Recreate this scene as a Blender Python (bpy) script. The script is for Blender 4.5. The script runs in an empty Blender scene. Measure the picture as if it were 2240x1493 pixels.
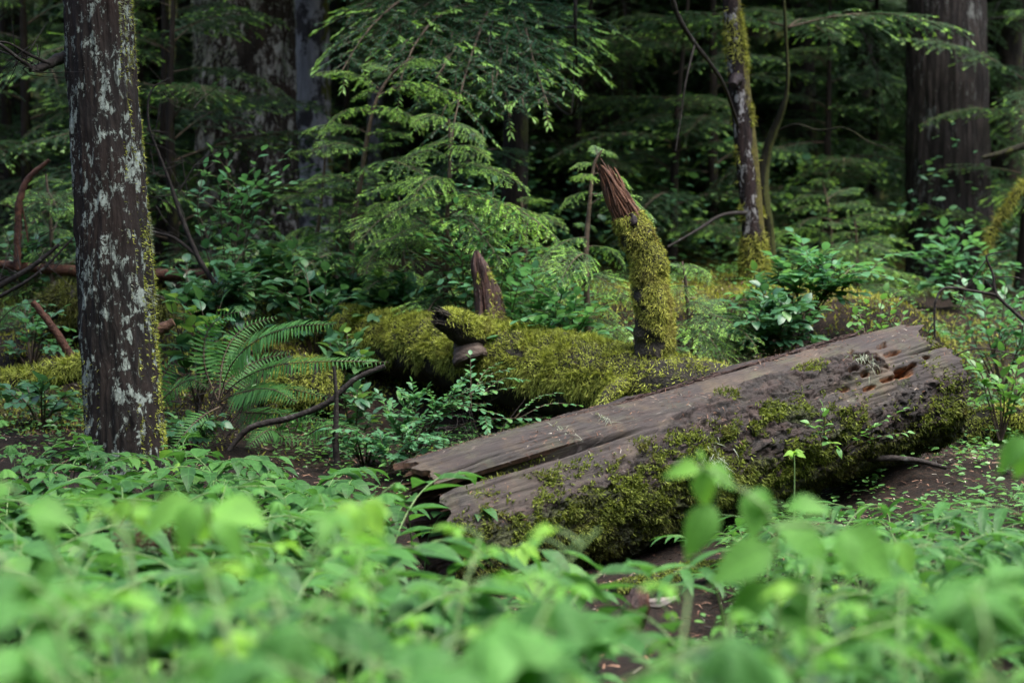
import bpy, math, random
import numpy as np
from mathutils import Vector, Matrix, Euler

rng = np.random.default_rng(11)
random.seed(11)
SC = bpy.context.scene
COL = SC.collection
PI = math.pi

# ---------------------------------------------------------------- camera
PW, PH = 2240.0, 1493.0
LENS = 70.0
F = LENS / 36.0 * PW
CAMZ = 1.4
PITCH = math.atan((PH / 2 - 400.0) / F)
CAMP = np.array([0, 0, CAMZ])
FWD = np.array([0, math.cos(PITCH), -math.sin(PITCH)])
UPV = np.array([0, math.sin(PITCH), math.cos(PITCH)])
RGT = np.array([1.0, 0, 0])

def P(px, py, D):
    return CAMP + D * (FWD + (px - PW / 2) / F * RGT - (py - PH / 2) / F * UPV)

cam_d = bpy.data.cameras.new('camera')
cam = bpy.data.objects.new('camera', cam_d)
COL.objects.link(cam)
cam.location = CAMP
cam.rotation_euler = (PI / 2 - PITCH, 0, 0)
cam_d.lens = LENS
cam_d.sensor_width = 36
cam_d.clip_end = 2000
cam_d.clip_start = 0.05
cam_d.dof.use_dof = True
cam_d.dof.focus_distance = 7.7
cam_d.dof.aperture_fstop = 2.7
cam_d.dof.aperture_blades = 9
SC.camera = cam

# ---------------------------------------------------------------- light
SUN_EL, SUN_AZ = math.radians(72), math.radians(120)   # azimuth clockwise from +Y
w = bpy.data.worlds.new('World')
SC.world = w
w.use_nodes = True
nt = w.node_tree
nt.nodes.clear()
sky = nt.nodes.new('ShaderNodeTexSky')
sky.sky_type = 'NISHITA'
sky.sun_disc = False
sky.sun_elevation = SUN_EL
sky.sun_rotation = SUN_AZ
sky.air_density = 0.9
sky.dust_density = 4.0
sky.ozone_density = 1.0
bg = nt.nodes.new('ShaderNodeBackground')
bg.inputs['Strength'].default_value = 0.14
wo = nt.nodes.new('ShaderNodeOutputWorld')
nt.links.new(sky.outputs[0], bg.inputs[0])
nt.links.new(bg.outputs[0], wo.inputs[0])
sd = bpy.data.lights.new('sun', 'SUN')
sd.energy = 1.4
sd.angle = math.radians(50)
sd.color = (1.0, 0.96, 0.9)
so = bpy.data.objects.new('sun', sd)
COL.objects.link(so)
dirv = Vector((math.sin(SUN_AZ) * math.cos(SUN_EL), math.cos(SUN_AZ) * math.cos(SUN_EL), math.sin(SUN_EL)))
so.rotation_euler = dirv.to_track_quat('Z', 'Y').to_euler()
so.location = dirv * 30

SC.view_settings.view_transform = 'Standard'
SC.view_settings.look = 'None'
SC.view_settings.exposure = 2.1
SC.view_settings.gamma = 1.0
SC.render.engine = 'CYCLES'
cy = SC.cycles
cy.use_denoising = True
cy.max_bounces = 7
cy.diffuse_bounces = 4
cy.glossy_bounces = 2
cy.transmission_bounces = 4
cy.transparent_max_bounces = 4
cy.caustics_reflective = False
cy.caustics_refractive = False
cy.sample_clamp_indirect = 4.0

# ---------------------------------------------------------------- noise
def _h(ix, iy, iz, seed):
    h = (ix.astype(np.int64) * 374761393 + iy.astype(np.int64) * 668265263 + iz.astype(np.int64) * 2147483647 + seed * 974634777) & 0xFFFFFFFF
    h = ((h ^ (h >> 13)) * 1274126177) & 0xFFFFFFFF
    h = (h ^ (h >> 16)) & 0xFFFFFFFF
    h = (h * 2246822519) & 0xFFFFFFFF
    h = h ^ (h >> 15)
    return (h & 0xFFFFFF) / float(0xFFFFFF)

def vnoise(p, seed=0):
    p = np.asarray(p, float)
    i = np.floor(p).astype(np.int64)
    f = p - i
    u = f * f * (3 - 2 * f)
    out = 0
    for dx in (0, 1):
        for dy in (0, 1):
            for dz in (0, 1):
                wgt = (u[..., 0] if dx else 1 - u[..., 0]) * (u[..., 1] if dy else 1 - u[..., 1]) * (u[..., 2] if dz else 1 - u[..., 2])
                out = out + wgt * _h(i[..., 0] + dx, i[..., 1] + dy, i[..., 2] + dz, seed)
    return out

def fbm(p, octv=4, seed=0, gain=0.5):
    p = np.asarray(p, float)
    a, s, tot = 1.0, 0.0, 0.0
    for o in range(octv):
        s = s + a * vnoise(p, seed + o * 7)
        tot += a
        a *= gain
        p = p * 2.03 + 11.3
    return s / tot

def sstep(a, b, x):
    t = np.clip((x - a) / (b - a), 0, 1)
    return t * t * (3 - 2 * t)

def nrm(v):
    v = np.asarray(v, float)
    return v / np.maximum(np.linalg.norm(v, axis=-1, keepdims=True), 1e-9)

# ---------------------------------------------------------------- mesh builder
class MB:
    """collects vertices, faces, a vector attribute per vertex and a material slot per face"""
    def __init__(self):
        self.v, self.a, self.f = [], [], []
        self.n = 0
    def add(self, v, faces, attr=None, mat=0, smooth=True):
        v = np.asarray(v, float).reshape(-1, 3)
        if attr is None:
            attr = np.zeros((len(v), 3))
        self.v.append(v)
        self.a.append(np.broadcast_to(np.asarray(attr, float), (len(v), 3)))
        if not isinstance(faces, (list, tuple)):
            faces = [faces]
        for fa in faces:
            fa = np.asarray(fa, np.int64)
            if len(fa):
                self.f.append((fa + self.n, mat, smooth))
        self.n += len(v)
        return self
    def mesh(self, name, mats, origin=None):
        v = np.concatenate(self.v) if self.v else np.zeros((0, 3))
        a = np.concatenate(self.a) if self.a else np.zeros((0, 3))
        if origin is not None:
            v = v - np.asarray(origin)
        me = bpy.data.meshes.new(name)
        me.vertices.add(len(v))
        me.vertices.foreach_set('co', v.astype(np.float32).ravel())
        nl = sum(f.size for f, _, _ in self.f)
        npol = sum(len(f) for f, _, _ in self.f)
        me.loops.add(nl)
        me.polygons.add(npol)
        vi = np.concatenate([f.ravel() for f, _, _ in self.f])
        tot = np.concatenate([np.full(len(f), f.shape[1]) for f, _, _ in self.f])
        st = np.concatenate([[0], np.cumsum(tot)[:-1]])
        me.loops.foreach_set('vertex_index', vi.astype(np.int32))
        me.polygons.foreach_set('loop_start', st.astype(np.int32))
        me.polygons.foreach_set('material_index', np.concatenate([np.full(len(f), m) for f, m, _ in self.f]).astype(np.int32))
        me.polygons.foreach_set('use_smooth', np.concatenate([np.full(len(f), s) for f, _, s in self.f]).astype(bool))
        at = me.attributes.new('leaf', 'FLOAT_VECTOR', 'POINT')
        at.data.foreach_set('vector', a.astype(np.float32).ravel())
        for m in (mats if isinstance(mats, (list, tuple)) else [mats]):
            me.materials.append(m)
        me.update(calc_edges=True)
        me.validate()
        return me

def obj(name, me, parent=None, loc=None):
    o = bpy.data.objects.new(name, me)
    COL.objects.link(o)
    if parent is not None:
        o.parent = parent
    if loc is not None:
        o.location = loc
    return o

def tag(o, label=None, cat=None, group=None, kind=None):
    if label: o['label'] = label
    if cat: o['category'] = cat
    if group: o['group'] = group
    if kind: o['kind'] = kind
    return o

def thing(name, label, cat, loc=(0, 0, 0), rz=0.0, group=None, scale=1.0):
    o = bpy.data.objects.new(name, None)
    o.empty_display_size = 0.1
    COL.objects.link(o)
    o.location = loc
    o.rotation_euler = (0, 0, rz)
    o.scale = (scale,) * 3
    return tag(o, label, cat, group)

# ---------------------------------------------------------------- shapes
def grid_faces(m, n, wrap=False):
    i = np.arange(m - 1)[:, None]
    k = n if wrap else n - 1
    j = np.arange(k)[None, :]
    j2 = (j + 1) % n
    a = i * n + j; b = i * n + j2; c = (i + 1) * n + j2; d = (i + 1) * n + j
    return np.stack([a, b, c, d], -1).reshape(-1, 4)

def resample(pts, rad, m, power=1.0):
    """Catmull-Rom through pts, m samples even in arc length"""
    pts = np.asarray(pts, float); rad = np.asarray(rad, float)
    k = len(pts)
    q = np.concatenate([pts[:1] * 2 - pts[1:2], pts, pts[-1:] * 2 - pts[-2:-1]])
    out, ro = [], []
    for i in range(k - 1):
        t = np.linspace(0, 1, 24, endpoint=False)[:, None]
        p0, p1, p2, p3 = q[i], q[i + 1], q[i + 2], q[i + 3]
        out.append(.5 * (2 * p1 + (p2 - p0) * t + (2 * p0 - 5 * p1 + 4 * p2 - p3) * t ** 2 + (3 * p1 - p0 - 3 * p2 + p3) * t ** 3))
        ro.append(rad[i] + (rad[i + 1] - rad[i]) * t[:, 0])
    out = np.concatenate(out + [pts[-1:]]); ro = np.concatenate(ro + [rad[-1:]])
    L = np.concatenate([[0], np.cumsum(np.linalg.norm(np.diff(out, axis=0), axis=1))])
    s = L[-1] * np.linspace(0, 1, m) ** power
    return np.stack([np.interp(s, L, out[:, c]) for c in range(3)], -1), np.interp(s, L, ro), s

def frames(c, ref=None):
    """parallel-transport frames along a polyline"""
    t = np.gradient(c, axis=0)
    t = nrm(t)
    r = np.array([0, -1.0, 0.0]) if ref is None else np.asarray(ref, float)
    if abs(np.dot(r, t[0])) > 0.95:
        r = np.array([1.0, 0, 0])
    n = np.zeros_like(c)
    v = r - np.dot(r, t[0]) * t[0]
    n[0] = v / np.linalg.norm(v)
    for i in range(1, len(c)):
        v = n[i - 1] - np.dot(n[i - 1], t[i]) * t[i]
        n[i] = v / np.linalg.norm(v)
    return t, n, np.cross(t, n)

def tube(pts, rad, m, n, disp=None, power=1.0, ref=None):
    """returns verts (m,n,3), normals (m,n,3), s (m,), th (n,)"""
    c, r, s = resample(pts, rad, m, power)
    t, a, b = frames(c, ref)
    th = np.linspace(0, 2 * PI, n, endpoint=False)
    nn = np.cos(th)[None, :, None] * a[:, None] + np.sin(th)[None, :, None] * b[:, None]
    rr = np.repeat(r[:, None], n, 1)
    base = c[:, None] + nn * rr[..., None]
    if disp is not None:
        rr = rr + disp(base, s[:, None] + 0 * rr, th[None] + 0 * rr, rr)
    v = c[:, None] + nn * rr[..., None]
    return v, nn, s, th

def cap(mb, ring, attr=(0, 0, 0), inset=0.0, axis=None, mat=0):
    n = len(ring)
    c = ring.mean(0)
    if axis is not None:
        c = c + np.asarray(axis) * inset
    v = np.concatenate([ring, c[None]])
    f = np.array([[i, (i + 1) % n, n] for i in range(n)])
    mb.add(v, f, attr, mat)

def stick(mb, pts, rad, n=6, m=None, mat=0, attr=(0, 0, 0), rough=0.0):
    pts = np.asarray(pts, float)
    if np.isscalar(rad): rad = [rad, rad * .55]
    if len(rad) != len(pts):
        rad = np.interp(np.linspace(0, 1, len(pts)), np.linspace(0, 1, len(rad)), rad)
    m = m or max(3, 4 * len(pts))
    d = (lambda b, s, t, r: r * rough * (fbm(b * 60, 2) - .5) * 2) if rough else None
    v, nn, s, th = tube(pts, rad, m, n, d)
    mb.add(v, grid_faces(m, n, True), attr, mat)
    cap(mb, v[0][::-1], attr, mat=mat); cap(mb, v[-1], attr, mat=mat)

def basis(d, up):
    """rotation matrices whose columns are side, direction, normal"""
    d = nrm(d)
    up = np.broadcast_to(np.asarray(up, float), d.shape)
    s = nrm(np.cross(d, up))
    n = np.cross(s, d)
    return np.stack([s, d, n], -1)

def stamp(mb, tpl, R, T, S, rnd, mat=0, smooth=True, tipv=None):
    """copy a leaf template (verts, faces, uv) to every R,T,S; attribute = (u, v, rnd)"""
    tv, tf, uv = tpl
    N = len(T)
    if N == 0: return
    S = np.asarray(S, float)
    if S.ndim == 1: S = np.repeat(S[:, None], 3, 1)
    v = np.einsum('nij,nkj->nki', R, tv[None] * S[:, None, :]) + T[:, None]
    k = len(tv)
    a = np.zeros((N, k, 3))
    a[..., 0] = uv[None, :, 0]
    a[..., 1] = uv[None, :, 1] if tipv is None else np.asarray(tipv)[:, None]
    a[..., 2] = np.asarray(rnd)[:, None]
    off = (np.arange(N) * k)[:, None, None]
    fs = [(fa[None] + off).reshape(-1, fa.shape[1]) for fa in tf]
    mb.add(v.reshape(-1, 3), fs, a.reshape(-1, 3), mat, smooth)

def tpl_leaf(m=6, width=.4, peak=.42, fold=.25, droop=.25, tipsharp=1.0, wave=0.0, teeth=0.0):
    y = np.linspace(0, 1, m)
    prof = np.where(y < peak, np.sin(y / peak * PI / 2) ** .7, np.cos((y - peak) / (1 - peak) * PI / 2) ** tipsharp)
    wd = np.maximum(prof, 0.0) * width / 2
    wd[0] = .02 * width; wd[-1] = 0.004
    if teeth:
        wd[1:-1] *= 1 + teeth * np.where(np.arange(m - 2) % 2 == 0, 1, -1)
    vs, uv = [], []
    for i in range(m):
        z0 = -droop * y[i] ** 2
        for u in (-1, 0, 1):
            x = u * wd[i]
            vs.append((x, y[i] - droop * .3 * y[i] ** 2, z0 + fold * abs(x) + wave * math.sin(7 * y[i] + u)))
            uv.append((u, y[i]))
    return np.array(vs), [grid_faces(m, 3)], np.array(uv)

def tpl_lobed(lobes=5, n=60, droop=.18, seed=0):
    """palmate, toothed leaf; joint at the origin, body along +y"""
    r_ = np.random.default_rng(seed)
    th = np.linspace(-PI * .88, PI * .88, n)
    rad = np.zeros(n)
    cs = np.linspace(-1.95, 1.95, lobes)
    ln = np.interp(np.abs(cs), [0, 1.0, 1.95], [1.0, .86, .62])
    for c, l in zip(cs, ln):
        d = np.abs(th - c)
        rad = np.maximum(rad, l * np.maximum(0, 1 - (d / .62) ** 1.25 * .55))
    rad *= 1 + .05 * np.where(np.arange(n) % 3 == 0, 1, -.6)
    rad = np.maximum(rad, .3) * .62
    vs, uv = [(0, 0, 0)], [(0, 0)]
    rings = (.35, .7, 1.0)
    for q in rings:
        for i in range(n):
            x, y = rad[i] * q * math.sin(th[i]), rad[i] * q * math.cos(th[i])
            dd = min(abs(th[i] - c) for c in cs)
            z = -droop * q * q + .07 * q * (.5 - math.cos(min(dd, .5) * 2 * PI) * .5) + .02 * math.sin(5 * th[i] + 3 * q)
            vs.append((x, y + .05, z))
            uv.append((min(dd * 2.2, 1.0), q))
    f3 = np.array([[0, 1 + i + 1, 1 + i] for i in range(n - 1)])
    f4 = []
    for k in range(2):
        o = 1 + k * n
        f4 += [[o + i, o + i + 1, o + n + i + 1, o + n + i] for i in range(n - 1)]
    return np.array(vs), [f3, np.array(f4)], np.array(uv)

TPL_NEEDLE = (np.array([(0, 0, 0), (.5, .4, .05), (0, 1, -.05), (-.5, .4, .05)]), [np.array([[0, 1, 2, 3]])], np.array([(0, 0), (1, .4), (0, 1), (-1, .4)]))
def _frond():
    vs, uv, f = [], [], []
    def tri(a, b, c, v0, v1):
        n = len(vs)
        vs.extend([a, b, c]); uv.extend([(0, v0), (0, v0), (0, v1)]); f.append((n, n + 1, n + 2))
    for y in (.05, .22, .39, .56, .72):
        l = .34 * (1 - .55 * y)
        for s in (-1, 1):
            tri((0, y, 0), (s * .05, y + .13, .02), (s * l, y + .13 + l * .55, -.07), y, min(1, y + .2))
    tri((-.05, 0, 0), (.05, 0, 0), (0, 1, -.10), 0, 1)
    return np.array(vs), [np.array(f)], np.array(uv)
TPL_FROND = _frond()
TPL_BLADE = (np.array([(-.5, 0, 0), (.5, 0, 0), (.34, .55, .1), (-.34, .55, .1), (0, 1, -.12)]), [np.array([[0, 1, 2, 3]]), np.array([[3, 2, 4]])],
             np.array([(-1, 0), (1, 0), (1, .5), (-1, .5), (0, 1)]))
TPL_TUFT = (np.array([(-.5, 0, 0), (.5, 0, 0), (0, 1, 0), (0, 0, .3), (.5, .75, .5), (-.5, .7, -.4)]), [np.array([[0, 1, 2], [3, 4, 2], [3, 2, 5]])],
            np.array([(-1, 0), (1, 0), (0, 1), (0, 0), (1, .8), (-1, .8)]))
# ---------------------------------------------------------------- materials
class NT:
    def __init__(self, name):
        self.m = bpy.data.materials.new(name)
        self.m.use_nodes = True
        self.t = self.m.node_tree
        self.t.nodes.clear()
        self.out = self.t.nodes.new('ShaderNodeOutputMaterial')
    def n(self, typ, ins=None, **kw):
        nd = self.t.nodes.new(typ)
        for k, v in kw.items():
            setattr(nd, k, v)
        for k, v in (ins or {}).items():
            if isinstance(v, bpy.types.NodeSocket):
                self.t.links.new(v, nd.inputs[k])
            else:
                nd.inputs[k].default_value = v
        return nd
    def ramp(self, fac, stops, interp='LINEAR'):
        nd = self.t.nodes.new('ShaderNodeValToRGB')
        cr = nd.color_ramp
        cr.interpolation = interp
        while len(cr.elements) > len(stops): cr.elements.remove(cr.elements[-1])
        while len(cr.elements) < len(stops): cr.elements.new(.5)
        for e, (p, c) in zip(cr.elements, stops):
            e.position = p
            e.color = (c, c, c, 1) if np.isscalar(c) else (*c, 1)
        self.t.links.new(fac, nd.inputs[0])
        return nd.outputs[0]
    def math(self, op, a, b=0.0, clamp=False):
        nd = self.n('ShaderNodeMath', {0: a, 1: b}, operation=op)
        nd.use_clamp = clamp
        return nd.outputs[0]
    def mix(self, f, a, b, blend='MIX'):
        nd = self.t.nodes.new('ShaderNodeMix')
        nd.data_type = 'RGBA'
        nd.blend_type = blend
        for k, v in ((0, f), (6, a), (7, b)):
            if isinstance(v, bpy.types.NodeSocket): self.t.links.new(v, nd.inputs[k])
            elif k == 0: nd.inputs[0].default_value = v
            else: nd.inputs[k].default_value = (*v, 1)
        return nd.outputs[2]
    def obj_co(self, scale=(1, 1, 1), gen='Object'):
        tc = self.n('ShaderNodeTexCoord')
        mp = self.n('ShaderNodeMapping', {'Vector': tc.outputs[gen], 'Scale': scale})
        return mp.outputs[0]
    def noise(self, co, scale, detail=4, rough=.55, dist=0.0):
        return self.n('ShaderNodeTexNoise', {'Vector': co, 'Scale': scale, 'Detail': detail, 'Roughness': rough, 'Distortion': dist}).outputs[0]
    def attr(self):
        at = self.n('ShaderNodeAttribute', attribute_name='leaf')
        sp = self.n('ShaderNodeSeparateXYZ', {0: at.outputs['Vector']})
        return sp.outputs[0], sp.outputs[1], sp.outputs[2]

def leaf_mat(name, dark, light, trans=.35, rough=.38, veins=0.0, vcount=7, tip=None, tip_from=.7, spec=.5, yellow=None, pale=None):
    k = NT(name)
    u, v, r = k.attr()
    oi = k.n('ShaderNodeObjectInfo').outputs['Random']
    rr = k.math('ADD', k.math('MULTIPLY', r, .75), k.math('MULTIPLY', oi, .25))
    stops = [(0.0, dark), (.72, light)]
    if yellow: stops.append((1.0, yellow))
    c = k.ramp(rr, stops)
    if tip is not None:
        c = k.mix(k.ramp(v, [(tip_from, 0.0), (min(tip_from + .12, 1), 1.0)]), c, tip)
    bump = None
    if veins:
        ua = k.math('ABSOLUTE', u)
        # pinnate side veins plus a midrib
        w_ = k.math('SINE', k.math('MULTIPLY', k.math('SUBTRACT', v, k.math('MULTIPLY', ua, .18)), vcount * 2 * PI))
        vein = k.ramp(w_, [(.80, 0.0), (.98, .7)])
        mid = k.ramp(ua, [(.0, 1.0), (.1, 0.0)])
        vv = k.math('MAXIMUM', vein, mid)
        c = k.mix(k.math('MULTIPLY', vv, veins), c, tuple(min(1, x * 1.7 + .01) for x in light))
        bump = k.n('ShaderNodeBump', {'Strength': .25, 'Distance': .004, 'Height': k.math('SUBTRACT', 1.0, vv)}).outputs[0]
    co = k.obj_co()
    nz = k.noise(co, 35.0, 3)
    c = k.mix(k.ramp(nz, [(.35, 0.0), (.75, .35)]), c, dark)
    ins = {'Base Color': c, 'Roughness': rough, 'Specular IOR Level': spec}
    if bump is not None: ins['Normal'] = bump
    p = k.n('ShaderNodeBsdfPrincipled', ins)
    tcol = k.mix(1.0, c, (1.0, 1.0, .55), 'MULTIPLY')
    tr = k.n('ShaderNodeBsdfTranslucent', {'Color': k.mix(1.0, tcol, (1.6, 1.6, 1.6), 'MULTIPLY')})
    ms = k.n('ShaderNodeMixShader', {0: trans, 1: p.outputs[0], 2: tr.outputs[0]})
    k.t.links.new(ms.outputs[0], k.out.inputs[0])
    return k.m

def plain_mat(name, c1, c2, scale=12.0, rough=.8, stretch=(1, 1, 1), bump=.4, c3=None, spec=.3, dist=.02):
    k = NT(name)
    co = k.obj_co(stretch)
    nz = k.noise(co, scale, 5)
    st = [(.3, c1), (.62, c2)]
    if c3: st.append((.75, c3))
    c = k.ramp(nz, st)
    b = k.n('ShaderNodeBump', {'Strength': bump, 'Distance': dist, 'Height': k.noise(co, scale * 3, 4)})
    p = k.n('ShaderNodeBsdfPrincipled', {'Base Color': c, 'Roughness': rough, 'Specular IOR Level': spec, 'Normal': b.outputs[0]})
    k.t.links.new(p.outputs[0], k.out.inputs[0])
    return k.m

def bark_mat(name, dark, mid, lichen=None, lich_amt=.5, lich_scale=14.0, lich_stretch=.45, moss=None, moss_dir=(1, -.3, .1), moss_amt=.5, ridge=30.0, rough=.85, lichen2=None, spec=.3, band=None):
    """bark with vertical ridges, crusts of lichen with their own outlines and a mossy side"""
    k = NT(name)
    tc = k.n('ShaderNodeTexCoord').outputs['Object']
    cov = k.n('ShaderNodeMapping', {'Vector': tc, 'Scale': (1, 1, .16)}).outputs[0]
    col = k.n('ShaderNodeMapping', {'Vector': tc, 'Scale': (1, 1, lich_stretch)}).outputs[0]
    rid = k.noise(cov, ridge, 6, .6, .3)
    fine = k.noise(k.n('ShaderNodeMapping', {'Vector': tc, 'Scale': (1, 1, .4)}).outputs[0], ridge * 3.2, 4)
    base = k.ramp(rid, [(.3, tuple(x * .55 for x in dark)), (.45, dark), (.68, mid)])
    base = k.mix(k.ramp(fine, [(.4, 0.0), (.7, .5)]), base, tuple(x * .6 for x in dark))
    h = k.math('ADD', k.math('MULTIPLY', rid, .8), k.math('MULTIPLY', fine, .25))
    if band:
        big = k.noise(tc, 1.6, 3)
        base = k.mix(k.ramp(big, [(.45, 0.0), (.65, .7)]), base, band)
    if lichen:
        a = k.noise(col, lich_scale, 10, .76, .35)
        cluster = k.noise(col, lich_scale * .30, 3, .5)
        s = k.math('ADD', k.math('MULTIPLY', a, .85), k.math('MULTIPLY', cluster, .38))
        t0 = .785 - .22 * lich_amt
        f = k.ramp(s, [(t0, 0.0), (t0 + .022, 1.0)])
        # crusts break along the bark's furrows
        f = k.math('MULTIPLY', f, k.ramp(rid, [(.34, 0.0), (.46, 1.0)]))
        tone = k.noise(tc, lich_scale * 2.2, 4)
        lc = k.ramp(tone, [(.35, tuple(x * .55 for x in lichen)), (.6, lichen), (.8, lichen2 or lichen)])
        base = k.mix(k.math('MULTIPLY', f, .92), base, lc)
        h = k.math('ADD', h, k.math('MULTIPLY', f, .12))
    if moss:
        g = k.n('ShaderNodeNewGeometry').outputs['Normal']
        d = k.n('ShaderNodeVectorMath', {0: g, 1: moss_dir}, operation='DOT_PRODUCT').outputs['Value']
        mz = k.noise(col, 9.0, 5, .65)
        s = k.math('ADD', k.math('MULTIPLY', d, .45), k.math('MULTIPLY', mz, .9))
        f = k.ramp(s, [(1.0 - .5 * moss_amt, 0.0), (1.08 - .5 * moss_amt, 1.0)])
        mc = k.ramp(k.noise(tc, 60.0, 4), [(.3, tuple(x * .45 for x in moss)), (.65, moss)])
        base = k.mix(f, base, mc)
        h = k.math('ADD', h, k.math('MULTIPLY', k.math('MULTIPLY', f, k.noise(tc, 90.0, 3)), .5))
    b = k.n('ShaderNodeBump', {'Strength': .9, 'Distance': .02, 'Height': h})
    p = k.n('ShaderNodeBsdfPrincipled', {'Base Color': base, 'Roughness': rough, 'Specular IOR Level': spec, 'Normal': b.outputs[0]})
    k.t.links.new(p.outputs[0], k.out.inputs[0])
    return k.m

def log_mat(name):
    """attribute: x = bark cover, y = moss stain, z = fresh orange wood; grain runs along the object's X axis"""
    k = NT(name)
    x, y, z = k.attr()
    tc = k.n('ShaderNodeTexCoord').outputs['Object']
    g1 = k.n('ShaderNodeMapping', {'Vector': tc, 'Scale': (.11, 1, 1)}).outputs[0]
    grain = k.noise(g1, 95.0, 9, .78, .5)
    streak = k.noise(k.n('ShaderNodeMapping', {'Vector': tc, 'Scale': (.22, 1, 1)}).outputs[0], 14.0, 5, .6, .4)
    wood = k.ramp(grain, [(.37, (.005, .0045, .004)), (.475, (.021, .019, .016)), (.56, (.046, .042, .036)), (.66, (.15, .138, .118))])
    hair = k.noise(k.n('ShaderNodeMapping', {'Vector': tc, 'Scale': (.05, 1, 1)}).outputs[0], 70.0, 4, .6, .8)
    hl = k.ramp(k.math('ABSOLUTE', k.math('SUBTRACT', hair, .5)), [(.0, 1.0), (.022, 0.0)])
    wood = k.mix(k.math('MULTIPLY', hl, k.ramp(k.noise(tc, 6.0, 3), [(.4, 0.1), (.6, 1.0)])), wood, (.010, .008, .007))
    wood = k.mix(k.ramp(streak, [(.38, 0.0), (.60, .8)]), wood, (.042, .030, .026))
    blot = k.noise(tc, 5.0, 4)
    wood = k.mix(k.ramp(k.noise(tc, 7.0, 6, .7), [(.50, 0.0), (.62, .6)]), wood, (.11, .085, .050))
    wood = k.mix(k.ramp(blot, [(.5, 0.0), (.68, .55)]), wood, (.13, .095, .064))
    wood = k.mix(k.ramp(k.noise(tc, 9.0, 5), [(.52, 0.0), (.66, .5)]), wood, (.085, .095, .05))
    wood = k.mix(k.ramp(k.noise(tc, 3.2, 5, .65), [(.44, 0.0), (.60, .65)]), wood, (.034, .027, .026))
    wood = k.mix(k.ramp(k.noise(k.n('ShaderNodeMapping', {'Vector': tc, 'Scale': (.3, 1, 1)}).outputs[0], 95.0, 6, .75), [(.60, 0.0), (.66, .7)]), wood, (.02, .015, .013))
    vo = k.n('ShaderNodeTexVoronoi', {'Vector': k.n('ShaderNodeMapping', {'Vector': tc, 'Scale': (.5, 1, 1)}).outputs[0], 'Scale': 30.0}, feature='F1')
    fl = k.noise(k.n('ShaderNodeMapping', {'Vector': tc, 'Scale': (.3, 1, 1)}).outputs[0], 26.0, 7, .7, .6)
    bark = k.ramp(fl, [(.38, (.003, .0025, .002)), (.49, (.012, .009, .0075)), (.58, (.029, .022, .018)), (.70, (.098, .071, .057))])
    bark = k.mix(k.ramp(vo.outputs['Color'], [(.4, 0.0), (.9, .45)]), bark, (.06, .032, .026))
    lich = k.noise(tc, 38.0, 5, .7)
    bark = k.mix(k.ramp(lich, [(.66, 0.0), (.7, .5)]), bark, (.23, .25, .21))
    c = k.mix(x, wood, bark)
    mossc = k.ramp(k.noise(tc, 70.0, 5, .7), [(.3, (.010, .013, .004)), (.52, (.035, .046, .010)), (.72, (.10, .125, .022))])
    mf = k.ramp(k.math('ADD', y, k.math('MULTIPLY', k.math('SUBTRACT', k.noise(tc, 34.0, 5, .7), .5), 1.1)), [(.5, 0.0), (.62, .9)])
    c = k.mix(mf, c, mossc)
    orange = k.ramp(k.noise(tc, 60.0, 4), [(.3, (.035, .014, .007)), (.50, (.25, .10, .036)), (.75, (.55, .27, .11))])
    c = k.mix(z, c, orange)
    h = k.math('ADD', k.math('MULTIPLY', grain, .5), k.math('MULTIPLY', k.math('MULTIPLY', fl, x), 1.2))
    h = k.math('ADD', h, k.math('MULTIPLY', k.math('MULTIPLY', k.noise(tc, 110.0, 3), mf), .9))
    b = k.n('ShaderNodeBump', {'Strength': 1.0, 'Distance': .018, 'Height': h})
    p = k.n('ShaderNodeBsdfPrincipled', {'Base Color': c, 'Roughness': .6, 'Specular IOR Level': .4, 'Normal': b.outputs[0]})
    k.t.links.new(p.outputs[0], k.out.inputs[0])
    return k.m

def moss_mat(name, dark, mid, light, brown=(.10, .07, .02)):
    k = NT(name)
    u, v, r = k.attr()
    co = k.obj_co()
    big = k.noise(co, 5.0, 4, .6)
    s = k.math('ADD', k.math('MULTIPLY', r, .55), k.math('MULTIPLY', big, .6))
    c = k.ramp(s, [(.28, dark), (.52, mid), (.8, light)])
    c = k.mix(k.ramp(k.noise(co, 11.0, 3), [(.55, 0.0), (.7, .6)]), c, brown)
    p = k.n('ShaderNodeBsdfPrincipled', {'Base Color': c, 'Roughness': .75, 'Specular IOR Level': .25})
    tr = k.n('ShaderNodeBsdfTranslucent', {'Color': k.mix(1.0, c, (1.5, 1.5, .8), 'MULTIPLY')})
    ms = k.n('ShaderNodeMixShader', {0: .3, 1: p.outputs[0], 2: tr.outputs[0]})
    k.t.links.new(ms.outputs[0], k.out.inputs[0])
    return k.m

M = {}
M['solomon'] = leaf_mat('solomon_leaf', (.017, .062, .018), (.066, .190, .046), .34, .5, .35, 3, yellow=(.13, .26, .045), spec=.28)
M['salmon'] = leaf_mat('salmonberry_leaf', (.030, .110, .022), (.135, .325, .062), .42, .55, .45, 7, yellow=(.21, .40, .045), spec=.22)
M['lobed'] = leaf_mat('lobed_leaf', (.026, .095, .024), (.110, .285, .064), .40, .55, .4, 5, yellow=(.19, .36, .05), spec=.22)
M['salal'] = leaf_mat('salal_leaf', (.026, .085, .042), (.065, .175, .08), .25, .33, .25, 6, spec=.5, yellow=(.20, .34, .05))
M['huckle'] = leaf_mat('huckleberry_leaf', (.055, .17, .08), (.11, .28, .13), .35, .35, .2, 5, yellow=(.14, .30, .08))
M['bright_shrub'] = leaf_mat('bright_shrub_leaf', (.07, .19, .05), (.14, .31, .085), .35, .38, .2, 5, yellow=(.26, .42, .06))
M['fern'] = leaf_mat('fern_leaf', (.030, .115, .025), (.075, .225, .045), .35, .5, .2, 6, yellow=(.11, .27, .04), spec=.3)
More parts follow.
